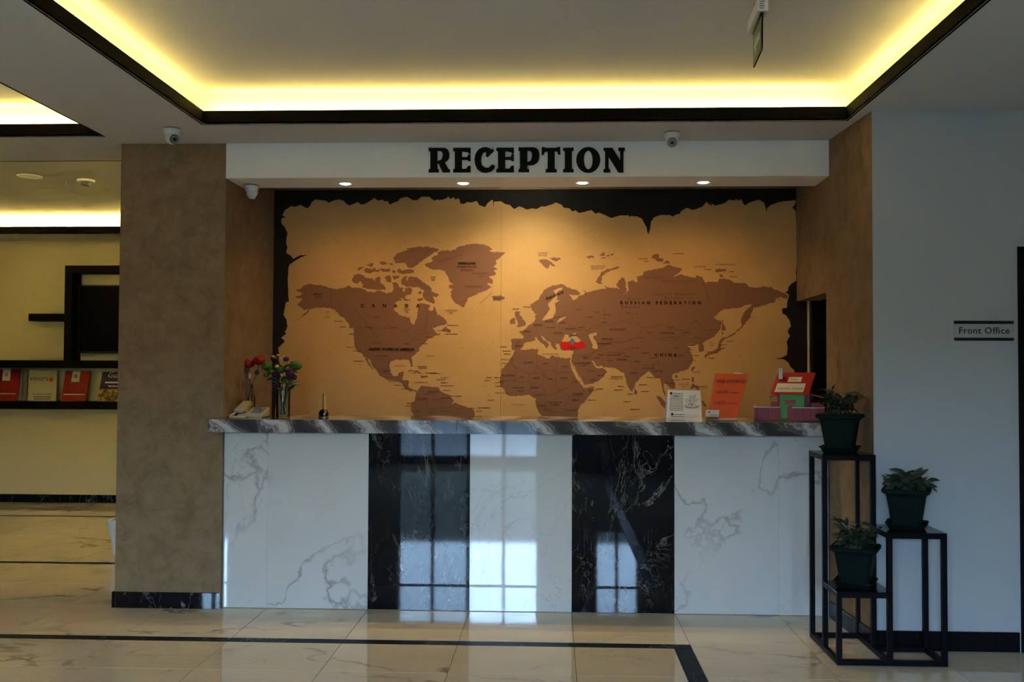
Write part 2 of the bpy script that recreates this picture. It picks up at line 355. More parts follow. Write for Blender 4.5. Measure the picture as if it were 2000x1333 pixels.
# ------------------------------------------------------------------ reception counter
ct = thing('reception_counter', (-.17, 5.95, 0), 'reception counter clad in alternating white and black polished marble panels', 'counter')
bobj('counter_body', (-1.936, 1.600, 5.912, 6.36, .004, 1.05), M['grout'], ct)
edges = [(-1.9655, -1.700, 'w'), (-1.700, -1.095, 'w'), (-1.095, -.490, 'b'), (-.490, .113, 'w'), (.113, .714, 'b'), (.714, 1.319, 'w'), (1.319, 1.606, 'w')]
for a, c, k in edges:
    o = bobj('marble_panel', (a+.0003, c-.0003, 5.900, 5.913, .003, 1.051), M['panelw' if k == 'w' else 'panelb'], ct, .0003, world=((a+c)/2, 5.906, .5))
tp = thing('countertop', (-.2, 6.1, 1.052), 'grey banded marble countertop slab lying across the reception counter', 'countertop')
ZT = 1.127
b = B(); box(b, -1.936, 1.600, 5.815, 6.42, 1.052, ZT-.001, .0); obj('slab_core', b, M['grout'], tp)
b = B(); box(b, -1.963, 1.608, 5.812, 6.42, ZT-.006, ZT); box(b, -2.030, -1.963, 5.812, 5.871, ZT-.006, ZT); obj('top_sheet', b, M['slabtop'], tp)
JX = [-2.030, onY(892, 830, 5.81).x, onY(1357, 830, 5.81).x, 1.608]
for a, c in zip(JX, JX[1:]): bobj('edge_tile', (a+.0006, c-.0006, 5.805, 5.816, 1.050, ZT+.0004), M['slab'], tp, .0008, world=((a+c)/2, 5.81, 1.09))
bobj('edge_tile', (-2.033, -2.0305, 5.806, 5.871, 1.050, ZT), M['slab'], tp)
bobj('slab_underside', (-2.030, -1.962, 5.816, 5.871, 1.052, ZT-.007), M['slab'], tp)

# ------------------------------------------------------------------ RECEPTION letters on the beam
E_ = [(370,214),(518,214),(518,262),(503,262),(495,250),(445,243),(445,292),(490,292),(500,270),(517,268),(517,328),(500,326),(490,316),(445,316),(445,392),(480,392),(497,368),(518,366),(518,422),(370,422),(370,396),(384,392),(384,243),(370,240)]
def ell(cx, cy_, rx, ry, n=36): return [(cx+rx*math.cos(2*math.pi*i/n), cy_+ry*math.sin(2*math.pi*i/n)) for i in range(n)]
GLY = [('R', [[(162,214),(290,214),(312,219),(328,232),(338,258),(338,292),(328,315),(300,338),(330,392),(343,397),(343,422),(280,422),(247,348),(237,346),(237,392),(248,396),(248,422),(162,422),(162,396),(176,392),(176,243),(162,240)],
               [(237,240),(262,240),(275,247),(281,268),(279,292),(268,316),(237,326)]]),
 ('E', [E_]),
 ('C', [[(706,222),(718,238),(660,295),(645,278),(654,262),(642,248),(624,256),(610,285),(606,330),(615,360),(640,382),(670,384),(702,354),(725,368),(718,392),(690,415),(650,425),(610,420),(575,395),(556,355),(551,310),(560,265),(585,228),(620,210),(655,208),(680,218),(690,229)]]),
 ('E', [[(x+367, y-1) for x, y in E_]]),
 ('P', [[(925,211),(1050,209),(1080,219),(1098,240),(1103,270),(1101,300),(1088,335),(1055,358),(1000,362),(1000,392),(1015,396),(1015,420),(925,420),(925,396),(937,392),(937,240),(925,237)],
        [(1000,238),(1022,239),(1036,250),(1040,275),(1036,305),(1025,326),(1000,334)]]),
 ('T', [[(1122,208),(1145,208),(1150,215),(1252,213),(1258,206),(1278,206),(1282,270),(1265,272),(1258,262),(1256,245),(1232,242),(1232,392),(1250,397),(1250,422),(1155,422),(1155,397),(1172,392),(1172,244),(1146,248),(1143,268),(1133,274),(1120,272)]]),
 ('I', [[(1303,214),(1393,212),(1393,238),(1378,242),(1378,392),(1393,396),(1393,420),(1303,420),(1303,396),(1318,392),(1318,242),(1303,238)]]),
 ('O', [ell(1517,316,102,109), ell(1517,316,37,80)]),
 ('N', [[(1647,214),(1722,214),(1788,320),(1788,243),(1772,238),(1772,212),(1828,212),(1828,238),(1815,242),(1815,422),(1773,422),(1690,290),(1690,392),(1704,396),(1704,422),(1647,422),(1647,396),(1660,392),(1660,242),(1647,238)]])]
CURVES = []
def curve_mesh(name, loops, depth, m, parent, origin, xd, up):        # closed 2-D loops (holes allowed) with thickness
    CURVES.append((name, loops, depth, m, parent, Vector(origin), Vector(xd), Vector(up)))
sg = thing('reception_sign', (-.16, 5.86, 2.6), 'bold black slab-serif RECEPTION lettering on the white beam above the counter', 'sign')
for ch, loops in GLY:
    pts = [[onY(800+x/4.348, 240+y/4.348, 5.866) for x, y in L] for L in loops]
    o0 = pts[0][0].copy(); curve_mesh('letter', [[((p-o0).x, (p-o0).z) for p in L] for L in pts], .0055, M['letter'], sg, (o0.x, 5.8655, o0.z), (1, 0, 0), (0, 0, 1))

# ------------------------------------------------------------------ world map mural
MY = 6.704
mu = thing('world_map_mural', (-.14, MY, .9), 'vintage brown world map mural with torn black edges covering the wall behind the counter', 'mural')
CR = dict(A=(520,360,5.129), B=(780,360,5.129), C=(1040,360,5.129), D=(1300,360,5.129), E=(520,600,5.129), F=(780,600,5.129), G=(960,600,5.129), H=(1220,560,4.444))
def C(k, s):                                                           # points read in one enlarged piece of the map
    ox, oy, sc = CR[k]; q = [float(v) for v in s.replace(',', ' ').split()]
    return [(ox+a/sc, oy+c/sc) for a, c in zip(q[::2], q[1::2])]
def rough(pts, amp=.75, step=3.2, seed=1):
    rnd = random.Random(seed); out = []
    for a, c in zip(pts, pts[1:]+pts[:1]):
        L = math.dist(a, c); n = max(1, int(L/step)); nx, ny = ((c[1]-a[1])/L, -(c[0]-a[0])/L) if L > 1e-6 else (0, 0)
        for i in range(n):
            d = 0 if i == 0 else rnd.uniform(-amp, amp); t_ = i/n
            out.append((a[0]+(c[0]-a[0])*t_+nx*d, a[1]+(c[1]-a[1])*t_+ny*d))
    return out
NM = [0]
def sheet(name, pts, m, layer, amp=.75, step=3.2):                     # one printed shape, flat on the wall
    NM[0] += 1
    q = rough(pts, amp, step, NM[0]) if amp else pts
    if sum(a[0]*c[1]-c[0]*a[1] for a, c in zip(q, q[1:]+q[:1])) < 0: q = q[::-1]
    vs, _e, fs, *_o = delaunay_2d_cdt([Vector(p) for p in q], [(i, (i+1) % len(q)) for i in range(len(q))], [], 0, .01)
    def inside(x, y):
        c_ = False
        for (ax, ay), (bx, by) in zip(q, q[1:]+q[:1]):
            if (ay > y) != (by > y) and x < (bx-ax)*(y-ay)/(by-ay)+ax: c_ = not c_
        return c_
    P3 = [onY(v.x, v.y, MY)-Vector((0, .0012+.0005*layer+.000004*NM[0], 0)) for v in vs]; bm = B(); V_ = [bm.verts.new(p) for p in P3]
    for f in fs:
        if inside(sum(vs[i].x for i in f)/3, sum(vs[i].y for i in f)/3): bm.faces.new([V_[i] for i in f])
    for v in [v for v in bm.verts if not v.link_faces]: bm.verts.remove(v)
    o = obj(name, bm, m, mu, world=sum(P3, Vector())/len(P3)); return o
def rect_px(x0, y0, x1, y1): return [(x0, y0), (x1, y0), (x1, y1), (x0, y1)]
p0, p1 = onY(537, 372, MY), onY(1579, 369, MY)
bobj('backing_sheet', (-1.908, 1.690, MY-.0008, MY+.0005, .75, p0.z), M['border_print'], mu)
paper = [(534, 1000), (537, 812), (541, 762)] + C('E', '145 700 125 600 130 470 118 408 185 352 180 335 150 308 205 265 185 255 215 195 205 130 170 70 195 20') \
 + C('A', '170 1310 200 1180 225 1180 222 1060 215 950 225 830 235 805 290 768 345 733 417 710 345 712 272 750 245 715 200 690 215 630 200 600 205 530 215 490 185 430 155 400 150 360 165 335 195 345 160 308 195 255 250 220 290 228 345 207 385 230 412 242 445 205 455 180 490 153 560 160 605 170 620 187 640 180 690 160 730 153 775 165 795 190 835 215 870 200 920 180 955 205 985 200 1030 175 1060 155 1080 138 1120 165 1165 155 1190 175 1215 165 1240 207 1290 180 1320 172 1340 145 1390 130') \
 + C('B', '70 125 105 140 130 160 180 160 220 128 300 125 320 145 350 167 370 155 435 155 480 140 490 120 510 150 545 130 560 155 590 140 605 155 607 190 640 200 680 180 720 185 775 170 800 210 855 230 885 190 936 155 942 225 948 175 1020 172 1060 200 1110 210 1150 250 1200 222 1280 255') \
 + C('C', '0 243 40 250 90 222 130 225 190 205 235 183 290 205 310 235 365 240 400 275 430 262 470 290 520 280 590 260 635 297 660 285 700 300 790 340 870 315 960 312 970 332 985 318 1050 325 1095 345 1115 385 1140 430 1150 480 1165 503 1180 430 1185 380 1215 335 1250 320 1300 310') \
 + C('D', '40 308 70 325 110 300 140 300 155 270 215 237 265 260 320 245 370 225 410 175 440 215 447 185 455 220 470 195 490 215 580 195 640 155 690 165 705 150 730 165 755 150 775 190 795 213 850 180 930 155 985 185 1000 235 1010 287 1016 240 1060 205 1130 180 1300 160 1300 200 1270 235 1305 275 1310 500 1315 800 1303 890 1310 930 1305 970 1270 990 1230 1030 1220 1075 1190 1083 1215 1090 1238 1115 1222 1160 1215 1240 1165 1247') \
 + C('H', '1365 200 1370 235 1400 250 1430 290 1445 345 1420 375 1415 400 1435 430 1405 480 1415 530 1410 590 1370 615 1300 625 1380 632 1420 660 1440 700 1470 725 1480 760 1505 775 1520 900 1540 1100 1530 1900')
sheet('map_paper', paper, M['paper_print'], 0, .5, 4)
LAND = [
 ('north_america', C('A','300 1065 345 1045 400 1005 430 998 520 1012 600 1025 700 1055 750 1040 800 1030 828 1015 850 1035 960 1045 1010 1075 1080 1085 1130 1065 1200 1095 1260 1085 1275 1040 1265 985 1310 985 1330 1030 1395 1050 1385 1085')
   + C('B','30 1060 70 1040 110 1035 130 1060 115 1110 70 1110 60 1150 130 1165 60 1170 0 1150') + C('A','1395 1140 1370 1160 1300 1180 1280 1230') + C('E','1290 40 1340 80 1430 110') + C('F','60 95 110 110 115 160 150 178 160 140 180 100 185 0')
   + C('B','175 1200 220 1190 260 1200 310 1220 290 1240 310 1270 340 1260 350 1225 395 1320') + C('F','400 70 430 100 470 130 480 160 460 180 400 190 330 210 350 230 370 260 415 265 400 280 360 290 330 300 280 330 270 345 240 370 205 400 200 440 150 480 125 500 130 550 136 595 120 602 105 560 95 530 50 525 0 530')
   + C('E','1380 520 1350 535 1290 530 1245 545 1235 590 1240 650 1270 692 1320 690 1330 660 1380 650') + C('F','45 655 40 690 30 730 95 740 90 790 105 812 145 828 180 835 180 860 150 838 115 852 85 835 45 800 15 780')
   + C('E','1385 800 1350 760 1290 740 1200 725 1140 690 1110 640 1060 580 1040 530 1008 500 1022 540 1052 590 1072 632 1040 600 1010 550 985 500 960 465 910 440 885 390 880 330 875 265 875 215 830 205 830 170 805 150 790 110 740 90 700 45 680 25 630 10 560 5 500 10 445 22 400 75 265 150 340 105 400 55 430 18')
   + C('A','440 1262 370 1255 350 1235 305 1205 345 1175 360 1150 290 1132 345 1110 362 1095')),
 ('baffin_island', C('B','15 965 45 925 80 920 70 980 100 925 170 930 230 975 300 1020 325 1050 315 1075 395 1105 370 1140 330 1120 360 1180 345 1200 290 1175 250 1150 235 1100 245 1060 190 1030 140 1035 60 1025 20 1000')),
 ('ellesmere_island', C('A','1320 690 1390 665 1430 662') + C('B','70 645 150 630 280 628 380 645 405 660 340 690 250 755 180 810 130 840 80 835 60 790 0 790') + C('A','1290 790 1270 745 1300 705')),
 ('devon_island', C('A','1310 870 1330 845 1360 870 1420 850') + C('B','150 865 145 890 60 902 0 895')),
 ('victoria_island', C('A','860 970 880 905 930 898 975 915 1000 940 1060 945 1100 975 1090 945 1115 930 1145 930 1140 970 1160 1000 1200 1040 1190 1060 1120 1060 1040 1050 960 1035 975 1005 940 975 910 1000 880 990')),
 ('arctic_island', C('A','895 860 940 830 990 825 960 850 935 865')), ('arctic_island', C('A','975 855 1010 840 1060 850 1080 835 1100 860 1150 850 1130 880 1080 880 1040 900 990 880')),
 ('arctic_island', C('A','1000 815 1050 790 1080 800 1060 830 1020 820')), ('arctic_island', C('A','1140 840 1200 850 1245 850 1235 880 1170 880 1150 860')), ('arctic_island', C('A','1135 775 1190 780 1220 800 1170 810 1145 800')),
 ('arctic_island', C('A','1260 860 1300 870 1290 895 1260 890')), ('arctic_island', C('A','1235 785 1275 800 1260 815 1235 800')), ('arctic_island', C('A','1180 930 1240 915 1255 940 1250 985 1210 980 1200 950')), ('arctic_island', C('A','1265 920 1330 915 1325 945 1280 955')),
 ('arctic_island', C('B','170 1160 200 1145 235 1140 240 1160 200 1175')), ('arctic_island', C('B','185 1090 215 1070 225 1085 200 1105')),
 ('greenland', C('B','245 800 290 790 340 770 320 745 345 720 390 705 385 680 480 660 520 675 530 655 565 655 570 640 620 620 680 605 750 597 830 600 890 620 935 650 900 670 940 680 1000 680 1070 690 1040 710 1000 745 965 770 975 790 940 830 985 850 940 870 970 890 960 910 895 930 940 960 930 1000 885 990 880 1010 930 1030 880 1060 790 1095 740 1120 690 1140 665 1200 645 1235 600 1215 560 1190 520 1130 515 1080 540 1050 500 1045 495 1015 540 1000 500 970 485 920 460 880 430 860 340 860 290 840')),
 ('iceland', C('B','915 1125 960 1120 1020 1115 1060 1130 1050 1155 1000 1172 930 1165 945 1145')),
 ('newfoundland', C('F','425 240 450 205 470 195 480 215 520 240 505 260 470 245')), ('cuba', C('F','75 645 110 630 180 640 240 672 200 668 150 645')), ('hispaniola', C('F','215 690 290 690 285 706 220 708')),
 ('south_america', C('F','165 890 185 830 215 795 240 788 300 795 390 805 405 830 450 865 500 880 545 940 525 975 550 960 630 985 720 1015 755 1050 755 1085 740 1250 700 1500 300 1500 200 1200 150 1090 115 1030 120 970 150 950')),
 ('africa', C('G','95 640 130 595 170 550 210 490 240 440 270 435 340 430 400 420 465 420 470 440 460 470 500 490 580 520 600 490 650 500 720 510 790 512 785 560 810 640 850 720 900 780 930 812 1030 795 1010 850 950 930 890 990 865 1030 865 1090 880 1200 850 1500 600 1500 520 1150 490 1075 470 1040 445 1000 440 960 445 920 400 900 370 875 310 885 200 895 160 880 120 820 90 790 85 740 95 680')),
 ('eurasia', C('G','200 425 205 370 195 320 250 315 320 315 325 290 300 270 275 245 320 240 345 215 360 190 395 170 430 145 440 120 430 95 460 70 478 75 470 105') + C('G','430 60 400 20') + C('B','1310 1210 1400 1150') + C('C','70 1130 110 1070 150 1040 200 1015 250 1005 300 1003 330 1020 380 1045 440 1060 480 1090 470 1118 510 1110 530 1085 510 1065 550 1085 590 1075 650 1060 680 1050 740 1045 725 1015 760 1035 830 1040 870 1055 840 1000 865 965 890 935 925 945 935 1010 945 1070 925 1105 965 1060 950 985 1000 960 1060 990 1040 930 1110 905 1115 880 1160 860 1240 850 1310 840 1340 815 1390 815')
   + C('D','60 815 100 835 150 840 165 860 130 890 75 930 150 900 200 920 300 940 310 915 370 930 385 970 405 995 430 975 520 980 535 950 600 945 650 960 700 990 810 995 830 1030 850 1030 950 1035 970 1025 1050 1030 1110 1060 1170 1085 1235 1115 1210 1155 1150 1130 1100 1145 1090 1185 1020 1200 950 1225 880 1240')
   + C('H','1115 190 1100 230 1090 270 1050 310 1020 360 1010 290 1030 230 1070 190 1110 155 1060 155 1000 185 940 190 860 195 830 215 770 270 800 290 840 300 830 370 800 410 770 440 720 460 680 490 690 520 690 560 650 570 640 530 640 500 600 510 550 512 590 490 545 520 580 545 560 560 590 600 595 640 570 690 545 720 500 735 430 755 410 770 420 810 440 850 440 890 390 880 370 855 345 840 335 880 350 920 362 965 345 940 325 890 310 800 270 800 250 780 215 730 150 780 100 830 85 870 70 910 45 900 10 830')
   + C('G','1395 845 1360 780 1335 700 1330 665 1300 655 1270 630 1230 610 1110 600 1155 640 1135 685 1080 735 1000 770 930 785 900 730 850 650 810 580 795 545 800 510 815 470 815 435 770 430 700 430 690 400 680 370 650 365 640 390 660 420 640 430 600 390 590 350 560 345 500 280 495 290 520 330 560 360 580 378 560 400 545 420 550 400 520 370 480 345 455 305 440 300 430 335 380 345 340 355 310 400 290 430 250 440 225 430')),
 ('great_britain', C('G','230 60 250 40 290 45 280 80 310 110 345 160 335 185 250 205 265 180 260 150 245 110')), ('ireland', C('G','180 140 215 110 240 120 240 165 190 175')),
 ('novaya_zemlya', C('C','630 975 660 930 690 880 740 855 860 825 875 840 800 860 740 890 700 920 690 980 710 1005 660 1000')), ('svalbard', C('C','60 760 130 750 160 760 200 790 240 820 205 825 180 800 160 840 145 848 110 820 80 790')), ('svalbard', C('C','160 740 220 733 285 740 250 770 200 765')),
 ('franz_josef_land', C('C','525 725 570 715 620 720 620 745 590 735 570 745')), ('franz_josef_land', C('C','660 710 720 680 725 715 690 720')), ('franz_josef_land', C('C','730 720 770 705 760 730')), ('franz_josef_land', C('C','780 700 815 695 805 715 785 715')), ('franz_josef_land', C('C','680 738 735 735 730 745')),
 ('severnaya_zemlya', C('C','1185 740 1220 705 1270 705 1270 740 1310 745 1305 780 1250 775 1225 745')), ('severnaya_zemlya', C('C','1300 800 1340 765 1385 785 1360 795')),
 ('new_siberian_island', C('D','490 865 530 845 610 855 600 875 550 880 510 885')), ('new_siberian_island', C('D','625 870 690 870 680 885 640 880')), ('new_siberian_island', C('D','535 900 560 905 590 930 540 930')),
 ('japan', C('H','690 600 720 570 780 560 810 530 820 480 830 460 850 440 885 445 855 470 835 500 835 550 800 580 750 590 720 600 705 620')), ('sakhalin', C('H','850 285 865 340 880 375 850 385 860 410 845 430 840 370 845 320')), ('kuril_islands', C('H','860 450 930 415 1000 360 1050 310 1005 368 940 425 880 452')),
 ('taiwan', C('H','585 745 575 720 590 700 620 695 600 720')), ('luzon', C('H','580 790 600 785 605 830 580 835')), ('philippines', C('H','590 845 640 870 650 900 600 880 570 890')), ('sumatra', C('H','270 945 310 955 360 1010 362 1085 320 1030')), ('sri_lanka', C('H','85 880 110 910 105 940 85 935')),
 ('borneo', C('H','670 985 690 1000 715 1050 685 1042')), ('hainan', C('H','435 775 460 765 460 790 440 795')), ('denmark', C('G','440 130 445 85 470 70 478 110 465 130'))]
for n, pts in LAND: sheet('landmass', pts, M['land_print'], 1, 1.15, 2.3)
SEA = [C('G','705 345 740 275 770 280 775 310 800 300 850 290 890 330 890 350 850 358 800 340 760 350'), C('G','805 275 850 258 840 278'), C('G','970 285 1000 265 1055 255 1050 280 1020 290 1025 320 1050 350 1065 410 1040 425 1005 405 1015 380 990 330'),
 C('C','270 1040 300 1033 290 1060 255 1075 245 1090 250 1112 240 1160 280 1165 225 1190 230 1240 215 1300 195 1345 140 1345 150 1290 175 1260 155 1200 205 1150 235 1120 225 1090 205 1068'), C('G','600 0 560 60 530 95 508 135 560 128 612 110 640 60 640 0'), C('G','655 150 660 172 690 140 745 105 740 95 690 110'),
 C('C','365 1105 420 1115 475 1108 440 1150 400 1162 390 1130'), C('G','780 545 800 565 830 610 860 650 910 740 925 790 935 812 1060 765 930 785 905 735 850 630 820 580'), C('G','1000 530 1030 550 1045 590 1070 598 1110 585 1108 612 1050 612 1030 590 1020 565'),
 C('D','75 932 110 905 150 898 120 915')]
for pts in SEA: sheet('inland_sea', pts, M['paper_print'], 2, .7, 2.5)
sheet('red_country', C('G','690 345 715 350 760 352 810 342 860 357 890 347 930 350 945 400 890 415 820 420 770 430 715 432 695 400 690 370'), M['red_print'], 3, .5, 3)
sheet('map_pin', [(1118+4.2*math.cos(a), 666-4.2*math.sin(a)) for a in [math.radians(q) for q in range(-30, 211, 15)]] + [(1118, 674)], M['blue_print'], 4, 0)
b = B()
def line(bm, pts, wpx=.7, layer=2.4):
    for a, c in zip(pts, pts[1:]):
        L = math.dist(a, c)
        if L < 1e-6: continue
        nx, ny = -(c[1]-a[1])/L*wpx/2, (c[0]-a[0])/L*wpx/2
        bm.faces.new([bm.verts.new(onY(x, y, MY)-Vector((0, .0012+.0005*layer, 0))) for x, y in ((a[0]+nx, a[1]+ny), (c[0]+nx, c[1]+ny), (c[0]-nx, c[1]-ny), (a[0]-nx, a[1]-ny))])
for k, s_ in (('G','240 435 200 560 240 600 370 670 430 670 455 600 455 480'),('G','455 600 520 640 650 640 655 500'),('G','650 640 660 655 800 655'),('G','200 560 240 620 240 740 100 740'),('G','370 670 375 740 300 760 240 740'),('G','430 670 500 650 530 700 510 790 400 790 375 740'),('G','530 640 530 700 640 750 650 660'),('G','640 750 630 790 680 840 790 800 830 700'),('G','510 790 530 860 600 880 680 850'),('G','680 840 730 870 790 890 880 890 930 830'),('G','440 960 540 960 560 1050 720 1060'),('G','720 1060 740 1000 780 890'),
   ('G','820 480 900 490 980 480 1060 430'),('G','980 480 1010 540'),('G','1160 450 1180 560 1230 600'),('G','1160 450 1260 460 1350 420 1420 440'),('G','1000 390 1100 400 1180 350 1290 360 1400 330'),('G','780 180 850 230 960 240 1060 180 1180 190 1290 130 1420 170'),('G','1130 0 1130 150'),
   ('H','0 290 60 280 120 330 170 360 250 350 330 330 420 370 500 380 560 360 580 310 630 300 660 350 700 380 760 380 830 370'),('H','170 360 220 420 300 460 420 470 500 430 560 370'),('H','170 370 80 460 0 480'),('H','0 640 80 650 170 690 250 680 290 650 310 700'),('H','250 680 260 740 300 790'),
   ('F','0 235 60 255 110 285 130 335 190 270 270 275 300 250'),('E','890 205 1150 210 1300 215 1436 250'),('E','1005 490 1080 490 1200 540 1240 570'),('A','650 1050 655 1220 700 1300'),('F','170 930 270 940 280 1020 380 1020 500 1000 560 960'),('F','220 800 250 870 330 880 350 940 480 900')):
    line(b, C(k, s_), .6)
line(b, [(979, 402), (978.5, 560), (977.5, 812)], .35)
o = obj('border_lines', b, M['line_print'], mu); o['kind'] = 'stuff'
b = B(); rs = random.Random(11)                                         # printed foxing specks
for i in range(170):
    x, y = rs.uniform(560, 1530), rs.uniform(430, 812); L_ = rs.uniform(.5, 2.6); a_ = rs.uniform(-.6, .4); line(b, [(x, y), (x+L_*math.cos(a_), y+L_*math.sin(a_))], rs.uniform(.5, 1.1), 2.2)
for i in range(26):                                                     # faint scratches
    x, y = rs.uniform(580, 1500), rs.uniform(440, 810); L_ = rs.uniform(10, 45); a_ = rs.uniform(-.55, .75); line(b, [(x, y), (x+L_*math.cos(a_), y+L_*math.sin(a_))], .22, 2.2)
o = obj('speckles', b, M['line_print'], mu); o['kind'] = 'stuff'
b = B()                                                                 # names printed too small to read
q_ = [int(v) for v in '661 628 14 669 639 12 688 653 9 684 679 15 697 686 14 700 706 18 745 695 20 735 670 18 720 640 14 735 620 12 770 640 12 795 672 14 838 659 18 862 646 16 828 672 14 884 636 22 882 653 24 850 730 22 868 738 16 862 742 18 868 748 14 873 754 24 872 763 14 890 774 20 826 720 16 842 729 22 766 746 16 775 753 12 790 760 12 802 788 14 798 793 12 842 806 12 868 804 16 920 798 10 945 797 24 936 804 10 952 744 12 955 738 10 972 738 12 975 755 14 980 745 10 958 782 12 983 678 12 990 686 16 990 692 12 985 710 10 1060 793 14 1155 782 14 1170 760 14 1205 736 22 1212 755 12 1208 762 16 1230 770 10 1225 785 14 1240 800 18 1260 765 16 1255 752 14 1270 738 14 1340 741 16 1352 706 14 1360 695 10 1390 700 12 1400 685 12 1425 667 14 1410 681 12 1350 675 12 1345 688 10 1120 655 14 1135 640 12 1090 620 14 1075 640 16 1150 620 14 1165 610 12 1185 615 14 1130 605 12 1180 630 12 1215 690 14 1225 697 12 1190 705 12 1240 680 14 1165 700 12 1140 715 12 1155 725 14 1260 690 14 1275 700 12 1330 695 12 1320 680 10 1250 660 10 1310 640 14 1270 650 12 1340 650 14 1360 660 10 1255 506 18 1262 511 8 1325 496 20 1432 541 14 1383 527 14 1030 600 16 1007 604 12'.split()]
for x, y, w_ in zip(q_[::3], q_[1::3], q_[2::3]):
    u = x-w_/2
    while u < x+w_/2:
        d = rs.uniform(.9, 2.0); line(b, [(u, y+rs.uniform(-.25, .25)), (u+d*.75, y)], rs.uniform(1.0, 1.9), 2.6); u += d
o = obj('tiny_names', b, M['faint_print'], mu); o['kind'] = 'stuff'
def mt(body, x, y, hpx, m='ink_print', rot=0, spacing=1.0, shear=0):     # a name on the map, capital height in photograph pixels
    text('place_name', body, hpx*MY/FPX/.70, M[m], mu, onY(x, y, MY)-Vector((0, .0052, 0)), rot=math.radians(rot), spacing=spacing, shear=shear, depth=.00005, bold=hpx*MY/FPX*.055 if m == 'ink_print' and hpx > 4 else 0)
